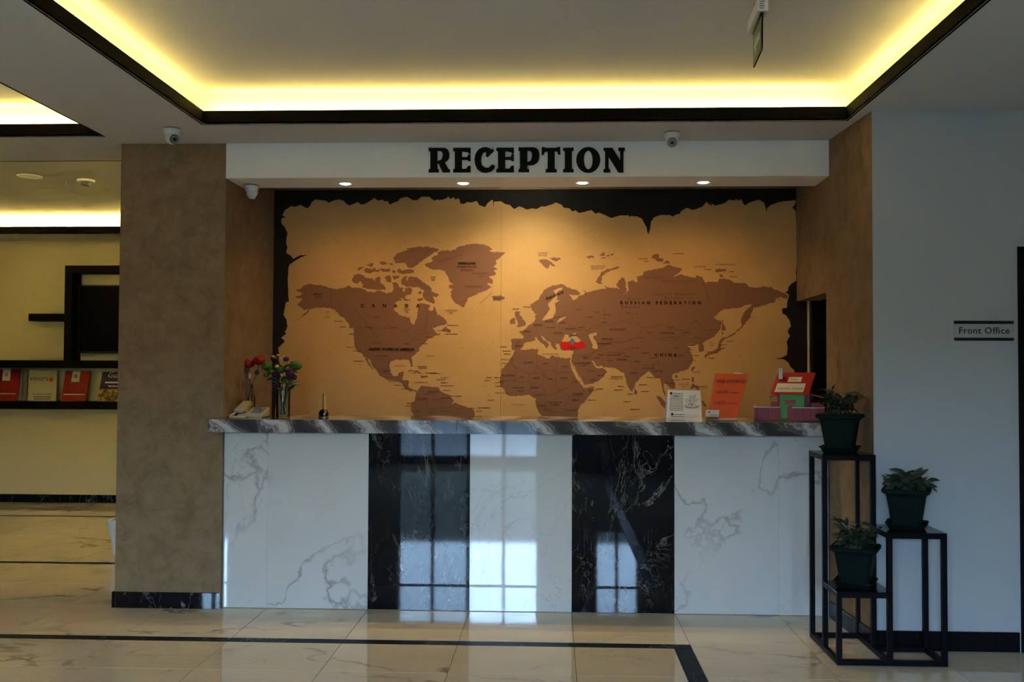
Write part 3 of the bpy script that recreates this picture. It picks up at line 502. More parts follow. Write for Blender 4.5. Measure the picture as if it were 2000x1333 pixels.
for a in (('ROCKY MOUNTAINS',717,634,3.2,'faint_print',-51,1.9),('Ellesmere Island',822,505,3.2,'faint_print',43,1.5),('Baffin Island',822,556,3.2,'faint_print',-36,1.3),('Knud Rasmussen Land',880,505,3.2,'faint_print',17,1.2),('LABRADOR',833,630,3.2,'faint_print',80,1.9),('VERKHOYANSK',1380,571,3,'faint_print',-70,1.5),('Denmark Strait',950,582,3,'faint_print',42,1.2),('CANADA',762,598,6.5,'ink_print',0,4.3),('UNITED STATES OF AMERICA',765,683,4.8),('GREENLAND',912,515,4.2),('(Kalaallit Nunaat)',912,521.5,3.9),('(Denmark)',912,528,3.9),('RUSSIAN FEDERATION',1290,592,5.6,'ink_print',0,2.1),
  ('West',1236,584,4.4,'faint_print',0,1.8,.3),('Siberian',1231,600,4.4,'faint_print',0,1.8,.3),('Plain',1234,613,4.4,'faint_print',0,1.8,.3),('Central Siberian',1316,575,5,'faint_print',0,1.7,.3),('Plateau',1316,582.5,5,'faint_print',0,1.7,.3),('CHINA',1300,694,5.8,'ink_print',0,2.0),
  ('MONGOLIA',1303,651,3.6),('Gobi Desert',1307,659.5,3.4,'faint_print',0,1.5,.3),('KAZAKHSTAN',1206,644,3.4),('INDIA',1237,729,3.6),('JAPAN',1413,674,3.4),('ALASKA',622,575,3.4),('(U.S.A.)',622,581,3.4),('Scandinavia',1083,577,4.6,'ink_print',22,1.2,.3),
  ('ALGERIA',1032,709,3.4),('LIBYA',1066,711,3.2),('EGYPT',1103,717,3.2),('SUDAN',1101,739,3.2),('NIGER',1047,739,3.2),('MALI',1020,737,3),('CHAD',1074,741,3),('MAURITANIA',992,734,3),('NIGERIA',1044,758,3.2),('ETHIOPIA',1129,770,3.2),('KENYA',1124,782,3.2),('DEM. REP. OF',1084,787,3.1),('CONGO',1084,791.5,3.1),('TANZANIA',1115,801.5,3.2),
  ('SAUDI ARABIA',1137,709.5,3.4),('IRAN',1174,694,3.4),('IRAQ',1144,699,3),('UKRAINE',1112,643,3.2),('POLAND',1073,628,3),('GERMANY',1051,635,2.8),('FRANCE',1029,647,2.8),('SPAIN',1012,676,3.2),('BELARUS',1097,630.5,2.8),('ROMANIA',1090,651,2.8),('TURKEY',1117,679,3.2),('PAKISTAN',1214,703,3),('AFGHANISTAN',1199,694,2.8),('UZBEKISTAN',1186,662.5,2.8),('TURKMENISTAN',1180,672,2.8),
  ('MOROCCO',990,703,3),('COLOMBIA',825,779,3.2),('VENEZUELA',846,766,3),('GUYANA',870,778,3),('PERU',816,804,3),('BRAZIL',898,800,3,'faint_print'),('CUBA',808,729,2.8),('MEXICO',757,725,3),('BAHAMAS',825,716.5,2.8),('ICELAND',971,583,3),
  ('LABRADOR',881,607,3.2,'faint_print'),('SEA',881,612,3.2,'faint_print'),('Baffin',846,542,3.4,'faint_print'),('Bay',846,546.5,3.4,'faint_print'),('Hudson',795,605,3.2,'faint_print'),('Bay',795,609.5,3.2,'faint_print'),('Gulf',640,610,3.4,'faint_print'),('of',640,615,3,'faint_print'),('Alaska',640,620,3.4,'faint_print'),
  ('CARIBBEAN SEA',822,747.5,2.8,'faint_print'),('Gulf of Mexico',783,715,2.8,'faint_print'),('Gulf of Guinea',1011,790.5,3,'faint_print'),('ARABIAN SEA',1204,740,3,'faint_print'),('Mediterranean Sea',1075,692,3,'faint_print'),('King Christian X',938,534,3.2,'faint_print'),('Land',940,540,3.2,'faint_print'),('King Christian IX',925,559.5,3.2,'faint_print'),
  ('SVALBARD',1060,495,3,'faint_print'),('(Norway)',1060,499.5,3,'faint_print'),('Novaya Zemlya',1168,520,3.2,'faint_print'),('(Russian Fed.)',1167,524.5,3,'faint_print'),('LAPTEV SEA',1367,521.5,3.2,'faint_print'),('New Siberian Islands',1416,517,3.2,'faint_print'),('Taymyr Peninsula',1277,542,3.2,'faint_print',0,1.2),('North Siberian Lowland',1327,549.5,3.4,'faint_print',0,1.3),
  ('Sea of',1391,670,2.8,'faint_print'),('Japan',1391,674.5,2.8,'faint_print'),('South China',1335,751,2.8,'faint_print'),('Sea',1335,755,2.8,'faint_print'),('PHILIPPINES',1372,756,2.8),('THAILAND',1307,749,2.6),('VIETNAM',1320,743,2.6),('MYANMAR',1285,725.5,2.8),('TAIWAN',1359,727.5,2.8),('NEPAL',1245,706.5,2.6),('BANGLADESH',1267,720,2.6),('YEMEN',1158,743,2.8),('OMAN',1173,734,2.8),('SOMALIA',1157,763,2.8),('ERITREA',1128,746,2.6),
  ('Iberia',1012,668,2.6,'faint_print'),('Bermuda',841,695.5,2.8,'faint_print'),('SENEGAL',975,748,2.8),('GHANA',1017,764,2.6),('CAMEROON',1055,772,2.6),('GABON',1055,792,2.6),('ANGOLA',1070,801,2.8),('SIERRA LEONE',979,768,2.6),('BURKINA FASO',1012,758,2.4)):
    mt(*a)

# ------------------------------------------------------------------ downlights in the beam's underside
for k, (x, nm) in enumerate(zip((-1.282, -.553, .177, .909), ('leftmost recessed downlight in the soffit, beside the small white camera', 'second recessed downlight from the left, under the letters RE of the sign', 'third recessed downlight from the left, under the letters IO of the sign', 'rightmost recessed downlight in the soffit, near the brown side wall'))):
    t = thing('downlight', (x, 6.055, 2.57), nm, 'downlight', 'downlights under the beam')
    b = B(); lathe(b, [(.030, .0), (.040, -.004), (.043, -.001), (.043, .0005), (.030, .0005)], (x, 6.055, 2.57), 28, cap=False); obj('trim_ring', b, M['camwhite'], t, True)
    b = B(); lathe(b, [(.0305, -.001), (.024, -.006), (.010, -.009), (.001, -.0095)], (x, 6.055, 2.57), 24); obj('bulb', b, M['bulb'], t, True)
    l = bpy.data.lights.new('downlight_lamp', 'SPOT'); l.energy = SPOT_W[k]; l.color = SPOT_COL; l.spot_size = math.radians(140); l.spot_blend = .9; l.shadow_soft_size = .03
    o = bpy.data.objects.new('downlight_lamp', l); S.collection.objects.link(o); o.location = (x, 6.055, 2.553); o.rotation_euler = (math.radians(14), 0, 0); o['kind'] = 'helper'

# a fifth fitting sits in the raised ceiling of the recess, above the beam's edge
nc = bpy.data.objects['ceiling_niche']; nx, ny = -.17, 6.27
b = B(); lathe(b, [(.030, .0), (.044, -.004), (.046, 0), (.030, 0)], (nx, ny, 2.78), 28, cap=False); obj('lamp_ring', b, M['camwhite'], nc, True)
b = B(); lathe(b, [(.030, -.001), (.020, -.006), (.001, -.008)], (nx, ny, 2.78), 24); obj('lamp_lens', b, M['bulb'], nc, True)
l = bpy.data.lights.new('niche_lamp', 'SPOT'); l.energy = NICHE_W; l.color = NICHE_COL; l.spot_size = math.radians(132); l.spot_blend = 1.0; l.shadow_soft_size = .03
o = bpy.data.objects.new('niche_lamp', l); S.collection.objects.link(o); o.location = (nx, ny, 2.765); o.rotation_euler = (math.radians(-4), 0, 0); o['kind'] = 'helper'

# ------------------------------------------------------------------ dome cameras
def dome_camera(c, aim, label, R=.052, tilt=.0):
    c = Vector(c); aim = Vector(aim).normalized()
    t = thing('security_camera', c, label, 'camera', 'white turret security cameras')
    b = B(); lathe(b, [(R*.97, 0), (R*.97, -.004), (R*.7, -.0045)], c, 28); obj('gasket', b, M['black'], t, True)
    b = B(); lathe(b, [(R*.98, -.004), (R, -.010), (R*.93, -.024), (R*.78, -.040), (R*.5, -.050)], c, 28); obj('housing', b, M['camwhite'], t, True)
    e = c + Vector((0, 0, -.048)) + aim*.006; r = R*.80
    M3 = aim.to_track_quat('Z', 'Y').to_matrix(); b = B()
    loft(b, [[e+M3@Vector((r*math.sin(a)*math.cos(q), r*math.sin(a)*math.sin(q), -r*math.cos(a))) for q in [2*math.pi*i/24 for i in range(24)]] for a in [math.radians(v) for v in (4, 20, 40, 60, 80, 100, 118, 130, 136)]])
    ey = obj('eyeball', b, M['camwhite'], t, True)
    f0 = e + aim*r*.71
    b = B(); lathe(b, [(r*.68, 0), (r*.68, .004), (r*.60, .006)], f0, 24, aim); fc = obj('lens_face', b, M['lens'], t, True)
    b = B(); lathe(b, [(r*.60, .0061), (r*.60, .0068), (r*.30, .0068), (r*.30, .0061)], f0, 24, aim, False); obj('infrared_ring', b, M['greyplast'], fc, True)
    b = B(); lathe(b, [(r*.29, .005), (r*.27, .009), (r*.15, .0105), (.0005, .011)], f0, 20, aim); obj('lens', b, M['lens'], fc, True)
    return t
dome_camera((-2.153, 5.50, Zc), (.62, -.62, -.45), 'white turret camera on the ceiling above the left brown pillar', .050)
dome_camera((.672, 5.66, Zc), (-.08, -.85, -.42), 'white turret camera facing out beside the letter N of the sign', .047)
dome_camera((-1.880, 6.10, 2.57), (.70, .45, -.35), 'white turret camera under the beam in the recess corner', .046)

# ------------------------------------------------------------------ hanging exit sign
t = thing('exit_sign', (.845, 4.12, 2.72), 'edge-on hanging acrylic exit sign below the lit ceiling recess', 'sign')
b = B(); prism(b, [(.815, 3.99, 2.872), (.858, 3.99, 2.872), (.874, 4.27, 2.872), (.831, 4.27, 2.872)], (0, 0, .05)); hs = obj('housing', b, M['camwhite'], t)
b = B(); prism(b, [(.826, 4.0, 2.871), (.832, 4.0, 2.871), (.848, 4.26, 2.871), (.842, 4.26, 2.871)], (0, 0, -.006)); obj('channel', b, M['chrome'], hs)
b = B(); prism(b, [(.842, 4.0, 2.871), (.848, 4.0, 2.871), (.864, 4.26, 2.871), (.858, 4.26, 2.871)], (0, 0, -.006)); obj('channel', b, M['chrome'], hs)
b = B(); prism(b, [(.834, 4.0, 2.870), (.839, 4.0, 2.870), (.855, 4.255, 2.870), (.850, 4.255, 2.870)], (0, 0, -.148)); pn = obj('acrylic_pane', b, M['acrylic'], t)
b = B(); prism(b, [(.833, 4.0, 2.722), (.840, 4.0, 2.722), (.856, 4.255, 2.722), (.849, 4.255, 2.722)], (0, 0, .003)); obj('edge_strip', b, M['chrome'], pn)
plain('exit_green', (.12, .2, .12), .5); plain('exit_white', (.5, .53, .45), .5)
def exq(u, v): return Vector((.8335+.016*u, 4.0+.255*u, 2.722+.148*v))
b = B(); prism(b, [exq(.04, .08), exq(.96, .08), exq(.96, .92), exq(.04, .92)], (-.0006, 0, 0)); pf = obj('pictogram_field', b, M['exit_green'], pn)
b = B(); prism(b, [exq(u, v)-Vector((.0007, 0, 0)) for u, v in ((.85, .5), (.62, .8), (.62, .6), (.18, .6), (.18, .4), (.62, .4), (.62, .2))], (-.0005, 0, 0)); obj('arrow', b, M['exit_white'], pf)
b = B(); box(b, .819, .849, 3.9885, 3.9895, 2.876, 2.918); obj('rating_plate', b, M['camwhite'], hs)
for i in range(4): bobj('printed_line', (.823, .84+.004*(i % 2), 3.9878, 3.9885, 2.881+.009*i, 2.884+.009*i), M['black'], hs)
for y in (4.06, 4.2):
    b = B(); tube(b, [(.845, y, 2.92), (.845, y, Zc+HZ)], .003, 6); obj('hanger_rod', b, M['chrome'], t)

# ------------------------------------------------------------------ ceiling fittings of the far hall
ZH = Zc+HZ
t = thing('smoke_detector', (-3.865, 8.04, ZH), 'round smoke detector on the yellow-lit hall ceiling', 'smoke detector')
b = B(); lathe(b, [(.070, 0), (.068, -.018), (.055, -.024), (.030, -.024)], (-3.865, 8.04, ZH), 28); obj('base', b, M['camwhite'], t, True)
b = B(); lathe(b, [(.040, -.023), (.034, -.045), (.022, -.052), (.002, -.053)], (-3.865, 8.04, ZH), 24); obj('sensing_chamber', b, M['greyplast'], t, True)
t = thing('ceiling_plate', (-4.244, 7.86, ZH), 'flat round ceiling plate beside the smoke detector', 'ceiling plate')
b = B(); lathe(b, [(.095, 0), (.094, -.006), (.080, -.009), (.06, -.010), (.002, -.010)], (-4.244, 7.86, ZH), 28); obj('disc', b, M['camwhite'], t, True)

# ------------------------------------------------------------------ Front Office plate
t = thing('door_sign', (2.21, 5.205, 1.587), 'clear Front Office name plate between two black stripes on white wall', 'sign')
plain('frosted_plate', (.42, .44, .46), .25)
bobj('plate', (2.061, 2.362, 5.207, 5.2115, 1.586, 1.687), M['frosted_plate'], t, .001)
bobj('stripe', (2.0608, 2.3622, 5.2062, 5.207, 1.672, 1.6875), M['black'], t); bobj('stripe', (2.0608, 2.3622, 5.2062, 5.207, 1.5855, 1.601), M['black'], t)
text('lettering', 'Front Office', .0475, M['black'], t, (2.212, 5.2066, 1.622), spacing=1.08, bold=.0006)

# ------------------------------------------------------------------ black shelf unit, television and brochures in the far hall
t = thing('wall_shelf_unit', (-4.9, 10.25, 1.0), 'black wall shelf unit framing the television in the far hall', 'shelf')
SY0, SY1 = 10.15, CY1-.001
bobj('long_shelf', (-6.29, -3.6, SY0, SY1, 1.421, 1.502), M['blackwood'], t, .002); bobj('brochure_shelf', (-6.29, -3.6, SY0, SY1, .994, 1.075), M['blackwood'], t, .002)
bobj('upright', (-5.087, -5.008, SY0, SY1, 1.502, 2.416), M['blackwood'], t, .002); bobj('top_board', (-5.087, -3.6, SY0, SY1, 2.416, 2.492), M['blackwood'], t, .002); bobj('side_shelf', (-5.467, -5.087, SY0, SY1, 1.912, 1.988), M['blackwood'], t, .002)
bobj('upright', (-3.68, -3.6, SY0, SY1, 1.502, 2.416), M['blackwood'], t, .002)
t = thing('television', (-4.35, 10.3, 1.578), 'flat black television hanging inside the black shelf frame', 'television')
bobj('casing', (-5.0, -3.75, 10.275, 10.31, 1.578, 2.298), M['black'], t, .004); bobj('screen', (-4.985, -3.765, 10.272, 10.2755, 1.598, 2.283), M['tv'], t); bobj('wall_bracket', (-4.6, -4.2, 10.31, CY1-.001, 1.8, 2.1), M['blackmetal'], t)
plain('red_cover', (.30, .009, .006), .4); plain('cream_cover', (.48, .43, .27), .4); plain('grey_cover', (.17, .15, .14), .5); plain('purple_cover', (.028, .014, .06), .4); plain('orange_ink', (.55, .22, .02), .5); plain('white_ink', (.6, .58, .52), .5); plain('dark_ink', (.06, .05, .04), .6)
m = mat('sunflower_photo', (.3, .2, .02), .4); tt = NT(m); v = tt.coords(0); tt.base(tt.ramp(tt.noise(v, 28, 3), [(.35, (.03, .03, .012)), (.48, (.2, .13, .015)), (.58, (.5, .27, .02)), (.7, (.55, .38, .08))])); M['sunflower'] = m
def brochure(name, quad, cover, label, thick=.014, y0=10.20, y1=10.275):
    bl, br, tr, tl = [onY(*q, y) for q, y in zip(quad, (y0, y0, y1, y1))]
    for p in (bl, br): p.z = 1.0755
    t = thing(name, (bl+br)/2, label, 'brochure', 'brochures on the black shelf')
    n = (br-bl).cross(tl-bl).normalized(); n = n if n.y < 0 else -n
    b = B(); prism(b, [bl, br, tr, tl], -n*thick); obj('cover', b, M[cover], t)
    b = B(); prism(b, [bl+(br-bl)*.02-n*thick*1.0, br-n*thick, tr-n*thick, tl+(tr-tl)*.02-n*thick], -n*.003); obj('page_block', b, M['white_ink'], t)
    def at(u, v, lift=.0008): return (bl*(1-u)+br*u)*(1-v)+(tl*(1-u)+tr*u)*v + n*lift
    return t, at, (br-bl), (tl-bl), n
def patch(name, at, u0, u1, v0, v1, m, t, lift=.0008):
    b = B(); prism(b, [at(u0, v0, lift), at(u1, v0, lift), at(u1, v1, lift), at(u0, v1, lift)], (at(0, 0, lift)-at(0, 0, lift+.0004))); return obj(name, b, M[m], t)
def dashes(name, at, u0, u1, v0, v1, m, t, seed=1, lift=.0012):          # print too small to read
    rnd = random.Random(seed); b = B(); u = u0
    while u < u1-.01:
        w_ = min(rnd.uniform(.03, .09), u1-u); prism(b, [at(u, v0, lift), at(u+w_*.8, v0, lift), at(u+w_*.8, v1, lift), at(u, v1, lift)], at(0, 0, lift)-at(0, 0, lift+.0003)); u += w_
    o = obj(name, b, M[m], t); o['kind'] = 'stuff'; return o
def emblem(at, u, v, r, t, m='dark_ink'):
    b = B(); e = at(0, 0, 0); ux = (at(1, 0)-at(0, 0)).normalized(); uy = (at(0, 1)-at(0, 0)).normalized(); c = at(u, v, .0022)
    P1 = [c+ux*r*math.cos(a)+uy*r*math.sin(a) for a in [2*math.pi*i/20 for i in range(20)]]; P2 = [c+ux*r*.62*math.cos(a)+uy*r*.5*math.sin(a) for a in [2*math.pi*i/20 for i in range(20)]]
    A_ = [b.verts.new(p) for p in P1]; D_ = [b.verts.new(p) for p in P2]
    for i in range(20): b.faces.new((A_[i], A_[(i+1) % 20], D_[(i+1) % 20], D_[i]))
    return obj('emblem', b, M[m], t)
for quad, lab in ((((-15, 783), (33.6, 783), (39.6, 722), (-8, 722)), 'red brochure with white tab at the picture edge, leaning on the shelf'), (((118, 783), (167, 783), (176, 726), (128, 725)), 'red brochure with white tab between cream and purple brochures')):
    t, at, U, V, n = brochure('brochure', quad, 'red_cover', lab)
    patch('white_tab', at, .30, .62, .64, 1.0, 'white_ink', t); emblem(at, .46, .83, .018, t)
    dashes('printed_line', at, .08, .92, .21, .245, 'white_ink', t, 3)
t, at, U, V, n = brochure('brochure', ((54, 783), (108.6, 783), (111.6, 724), (57, 723)), 'cream_cover', 'cream brochure headed vtours with an orange dot')
text('printed_name', 'vtours', .075, M['dark_ink'], t, at(.37, .66, .001), U, V); b = B(); ux, uy = U.normalized(), V.normalized(); c_ = at(.80, .70, .001)
b.faces.new([b.verts.new(c_+ux*.027*math.cos(a)+uy*.027*math.sin(a)) for a in [2*math.pi*i/24 for i in range(24)]]); obj('orange_dot', b, M['orange_ink'], t); emblem(at, .80, .69, .012, t, 'red_cover')
text('printed_title', 'INFORMATIONEN', .026, M['dark_ink'], t, at(.5, .20, .001), U, V); dashes('printed_line', at, .2, .85, .12, .155, 'dark_ink', t, 5); dashes('printed_line', at, .22, .8, .05, .085, 'dark_ink', t, 6)
t, at, U, V, n = brochure('brochure', ((190, 783), (246, 783), (255, 728), (200, 727)), 'purple_cover', 'purple brochure with a sunflower photo, half hidden by the pillar')
patch('flower_photo', at, 0, 1, .0, .42, 'sunflower', t); text('printed_name', 'Gulet', .080, M['white_ink'], t, at(.50, .82, .001), U, V, shear=.2); patch('white_bar', at, .16, .95, .62, .67, 'white_ink', t); dashes('printed_line', at, .3, .75, .50, .54, 'white_ink', t, 8)
for k, (x0, x1) in enumerate(((35, 42), (43, 51))):
    brochure('brochure', ((x0, 783), (x1+1, 783), (x1+3, 726), (x0+6, 726)), 'grey_cover', ('thin grey leaflet standing against the red brochure at the picture edge', 'thin grey leaflet standing against the cream brochure')[k], .01, 10.22, 10.26)

# ------------------------------------------------------------------ waste bin behind the pillar
t = thing('waste_bin', (-3.22, 7.6, 0), 'white tapered waste bin half hidden behind the brown pillar', 'bin')
def rrect(w_, d_, r, c, z, n=5, ang=0):
    out = []; ca, sa = math.cos(ang), math.sin(ang)
    for sx, sy, a0 in ((1, 1, 0), (-1, 1, 90), (-1, -1, 180), (1, -1, 270)):
        for i in range(n+1):
            a = math.radians(a0+90*i/n); x, y = sx*(w_/2-r)+r*math.cos(a), sy*(d_/2-r)+r*math.sin(a)
            out.append(Vector((c[0]+x*ca-y*sa, c[1]+x*sa+y*ca, z)))
    return out
c_ = (-3.255, 7.6); b = B(); loft(b, [rrect(.20, .2, .03, c_, .0), rrect(.215, .215, .03, c_, .06), rrect(.275, .275, .03, c_, .255), rrect(.27, .27, .04, c_, .268), rrect(.255, .255, .04, c_, .262), rrect(.19, .19, .03, c_, .02)]); obj('bin_body', b, M['camwhite'], t, True)
b = B(); loft(b, [rrect(.285, .285, .035, c_, .248), rrect(.285, .285, .035, c_, .258)], False); obj('rim_band', b, M['camwhite'], t, True)

# ------------------------------------------------------------------ plant stand
t = thing('plant_stand', (1.64, 5.17, 0), 'black metal three-tier plant stand against the white wall', 'plant stand')
SX, SYY = (1.390, 1.633, 1.893), (4.930, 5.175, 5.425); q = .0125
def leg(x, y, z): bobj('leg', (x-q, x+q, y-q, y+q, .003, z), M['blackmetal'], t, .0015)
ZL, ZM, ZA = .352, .640, .995
for x, y, z in ((SX[0], SYY[2], ZA), (SX[1], SYY[2], ZA), (SX[0], SYY[1], ZA), (SX[1], SYY[1], ZA), (SX[0], SYY[0], ZL), (SX[1], SYY[0], ZM), (SX[2], SYY[0], ZM), (SX[2], SYY[1], ZM)): leg(x, y, z)
def rail(x0, y0, x1, y1, z):
    if x0 == x1: bobj('rail', (x0-q, x0+q, y0+q, y1-q, z-2*q, z), M['blackmetal'], t, .0015)
    else: bobj('rail', (x0+q, x1-q, y0-q, y0+q, z-2*q, z), M['blackmetal'], t, .0015)
cells = {'tall': (SX[0], SX[1], SYY[1], SYY[2], ZA), 'low': (SX[0], SX[1], SYY[0], SYY[1], ZL), 'mid': (SX[1], SX[2], SYY[0], SYY[1], ZM)}
for x0, x1, y0, y1, z in cells.values():
    rail(x0, y0, x1, y0, z); rail(x0, y1, x1, y1, z); rail(x0, y0, x0, y1, z); rail(x1, y0, x1, y1, z)
    bobj('shelf_plate', (x0-q, x1+q, y0-q, y1+q, z, z+.004), M['blackglass'], t, .001)
for a in ((SX[0], SYY[0], SX[1], SYY[0]), (SX[1], SYY[0], SX[2], SYY[0]), (SX[0], SYY[0], SX[0], SYY[1]), (SX[0], SYY[1], SX[0], SYY[2]), (SX[0], SYY[2], SX[1], SYY[2]), (SX[1], SYY[0], SX[1], SYY[1]), (SX[1], SYY[1], SX[1], SYY[2]), (SX[2], SYY[0], SX[2], SYY[1]), (SX[1], SYY[1], SX[2], SYY[1])): rail(*a, .0281)

# ------------------------------------------------------------------ potted plants
def leaf_mesh(L=1.0, W=.30, name='leaf', droop=.25, m='leaf', n=6):
    bm = B(); mid, lf, rt = [], [], []
    for i in range(n+1):
        u = i/n; wd = W*L*math.sin(math.pi*min(1, u*.96+.04))**.8*(1-.35*u)*.5; z = -droop*L*u*u; x = L*u
        mid.append(bm.verts.new((x, 0, z-.02*L*math.sin(math.pi*u)))); lf.append(bm.verts.new((x, wd, z+.10*wd))); rt.append(bm.verts.new((x, -wd, z+.10*wd)))
    for i in range(n):
        bm.faces.new((mid[i], mid[i+1], lf[i+1], lf[i])); bm.faces.new((rt[i], rt[i+1], mid[i+1], mid[i]))
    me = bpy.data.meshes.new(name); bm.to_mesh(me); bm.free(); me.materials.append(M[m]); me.shade_smooth(); return me
LEAF = [leaf_mesh(1, .46, droop=.3), leaf_mesh(1, .52, droop=.6), leaf_mesh(1, .40, droop=.1)]
def place_leaf(name, me, parent, pos, az, el, size, roll=0):
    o = bpy.data.objects.new(name, me); link(o, parent, pos); o.rotation_euler = Euler((roll, -el, az), 'XYZ'); o.scale = (size, size, size); return o
def potted_plant(cx, cyy, z, ang, label, hgt, spread, lean, seed, nst=9):
    rnd = random.Random(seed); t = thing('potted_plant', (cx, cyy, z), label, 'plant', 'green potted plants on the stand'); c = (cx, cyy)
    b = B(); loft(b, [rrect(.150, .150, .02, c, z+.001, 5, ang), rrect(.160, .160, .02, c, z+.006, 5, ang), rrect(.178, .178, .022, c, z+.026, 5, ang), rrect(.196, .196, .024, c, z+.031, 5, ang), rrect(.194, .194, .024, c, z+.034, 5, ang), rrect(.170, .170, .02, c, z+.028, 5, ang), rrect(.150, .150, .02, c, z+.012, 5, ang)]); obj('saucer', b, M['pot'], t, True)
    b = B(); z0 = z+.0125
    loft(b, [rrect(.132, .132, .018, c, z0, 5, ang), rrect(.136, .136, .02, c, z0+.008, 5, ang), rrect(.180, .180, .024, c, z0+.150, 5, ang), rrect(.188, .188, .026, c, z0+.160, 5, ang), rrect(.222, .222, .030, c, z0+.172, 5, ang), rrect(.226, .226, .030, c, z0+.184, 5, ang), rrect(.218, .218, .030, c, z0+.190, 5, ang), rrect(.180, .180, .026, c, z0+.178, 5, ang), rrect(.125, .125, .02, c, z0+.05, 5, ang)]); pt = obj('pot', b, M['pot'], t, True)
    b = B(); loft(b, [rrect(.150, .150, .022, c, z0+.140, 5, ang), rrect(.172, .172, .022, c, z0+.168, 5, ang)]); obj('soil', b, M['soil'], t)
    zs = z0+.165; st_ = B()
    for k in range(nst):
        az = 2*math.pi*k/nst+rnd.uniform(-.3, .3); r = rnd.uniform(.35, 1)*spread; h = hgt*rnd.uniform(.6, 1.0)*(1-.25*r/spread)
        p0 = Vector((cx+rnd.uniform(-.03, .03), cyy+rnd.uniform(-.03, .03), zs)); p2 = p0+Vector((math.cos(az)*r+lean*h, math.sin(az)*r*.8, h)); p1 = (p0+p2)/2+Vector((-math.cos(az)*r*.2, -math.sin(az)*r*.2, h*.12))
        pts = [p0*(1-u)**2+2*p1*u*(1-u)+p2*u*u for u in (0, .25, .5, .75, 1)]; tube(st_, pts, [.0035, .003, .0025, .002, .0015], 5)
        nl = rnd.randint(6, 8)
        for i in range(nl):
            u = .30+.70*i/(nl-1); p = p0*(1-u)**2+2*p1*u*(1-u)+p2*u*u
            place_leaf('leaf', rnd.choice(LEAF), t, p, az+(i % 2*2-1)*rnd.uniform(.5, 1.6)+(0 if i < nl-1 else 0), rnd.uniform(-.5, .9), rnd.uniform(.050, .085), rnd.uniform(-1.1, 1.1))
    obj('stems', st_, M['stem'], t, True)
    return t
potted_plant((SX[0]+SX[1])/2-.006, (SYY[1]+SYY[2])/2, ZA+.004, math.radians(-24), 'bushy plant in dark green pot on the tallest tier of the stand', .175, .095, .08, 3, 14)
potted_plant((SX[0]+SX[1])/2-.004, (SYY[0]+SYY[1])/2, ZL+.004, math.radians(-25), 'bushy plant in dark green pot on the lowest tier of the stand', .150, .095, .10, 5, 14)
potted_plant((SX[1]+SX[2])/2-.002, (SYY[0]+SYY[1])/2, ZM+.004, math.radians(-23), 'bushy plant in dark green pot on the middle tier of the stand', .120, .095, .10, 8, 14)

# ------------------------------------------------------------------ things on the countertop
CZ = ZT+.0005
def ray_z(x, y, z):
    d = (x-1000)*_r + (666.5-y)*_u + FPX*_f; return CAM + d*((z-CAM.z)/d.z)
def gx(px, Y, py=800): return onY(px, py, Y).x
def gz(py, Y, px=1000): return onY(px, py, Y).z
plain('phone_cream', (.46, .40, .24), .4)
# telephone
Y0 = 6.08; x0 = gx(486, Y0); t = thing('telephone', (x0, Y0, CZ), 'cream desk telephone with its curled cord at the counter end', 'telephone')
b = B(); a0, a1 = gx(472, Y0), gx(520, Y0)
prism(b, [(a0, Y0-.085, CZ), (a0, Y0-.085, CZ+.022), (a0, Y0+.095, CZ+.060), (a0, Y0+.095, CZ)], (a1-a0, 0, 0)); bmesh.ops.bevel(b, geom=b.edges[:], offset=.005, segments=2, affect='EDGES'); bd = obj('body', b, M['phone_cream'], t, True)
b = B(); h0, h1 = gx(466, Y0), gx(486, Y0)
prism(b, [(h0, Y0-.100, CZ+.030), (h0, Y0-.102, CZ+.052), (h0, Y0+.080, CZ+.100), (h0, Y0+.095, CZ+.078), (h0, Y0+.06, CZ+.060), (h0, Y0-.05, CZ+.035)], (h1-h0, 0, 0)); bmesh.ops.bevel(b, geom=b.edges[:], offset=.008, segments=2, affect='EDGES'); obj('handset', b, M['phone_cream'], t, True)
kb = B()
for i in range(3):
    for j in range(4): box(kb, a0+.075+i*.024, a0+.093+i*.024, Y0-.06+j*.03, Y0-.04+j*.03, CZ+.029+j*.0063, CZ+.036+j*.0063)
kp = obj('keypad', kb, M['greyplast'], bd)
b = B(); tube(b, [(h0+.01, Y0-.10, CZ+.028), (h0-.012, Y0-.13, CZ+.012), (h0-.004, Y0-.155, CZ+.008), (h0+.03, Y0-.165, CZ+.008), (h0+.07, Y0-.160, CZ+.008), (h0+.085, Y0-.145, CZ+.008), (a0+.05, Y0-.088, CZ+.010)], .0075, 8); obj('cord', b, M['phone_cream'], t, True)
# flowers
plain('carnation_red', (.30, .008, .012), .7); plain('bud_yellow', (.55, .42, .07), .6); plain('bloom_purple', (.06, .006, .06), .7); plain('pompon_green', (.07, .15, .02), .7); plain('bottle_wrap', (.35, .36, .36), .3)
def bloom(name, c, r, m, parent, seed, amp=.3, flat=.8):                # ruffled ball of petals
    rnd = random.Random(seed); bm = B(); bmesh.ops.create_icosphere(bm, subdivisions=3, radius=1); ph = [rnd.uniform(0, 6.28) for _ in range(4)]
    for v_ in bm.verts:
        d = v_.co.normalized(); az = math.atan2(d.y, d.x); w_ = math.sin(9*az+6*d.z+ph[0])*math.sin(11*d.z+3*az+ph[1])+.5*math.sin(17*d.x+ph[2])*math.sin(15*d.z+ph[3])
        v_.co = Vector(c)+Vector((d.x, d.y, d.z*flat))*r*(1+amp*.55*w_)
    return obj(name, bm, M[m], parent, 2)
Y0 = 6.28; X0 = gx(491, Y0); t = thing('carnation_bottle', (X0, Y0, CZ), 'slim clear bottle with two red carnations behind the telephone', 'flowers')
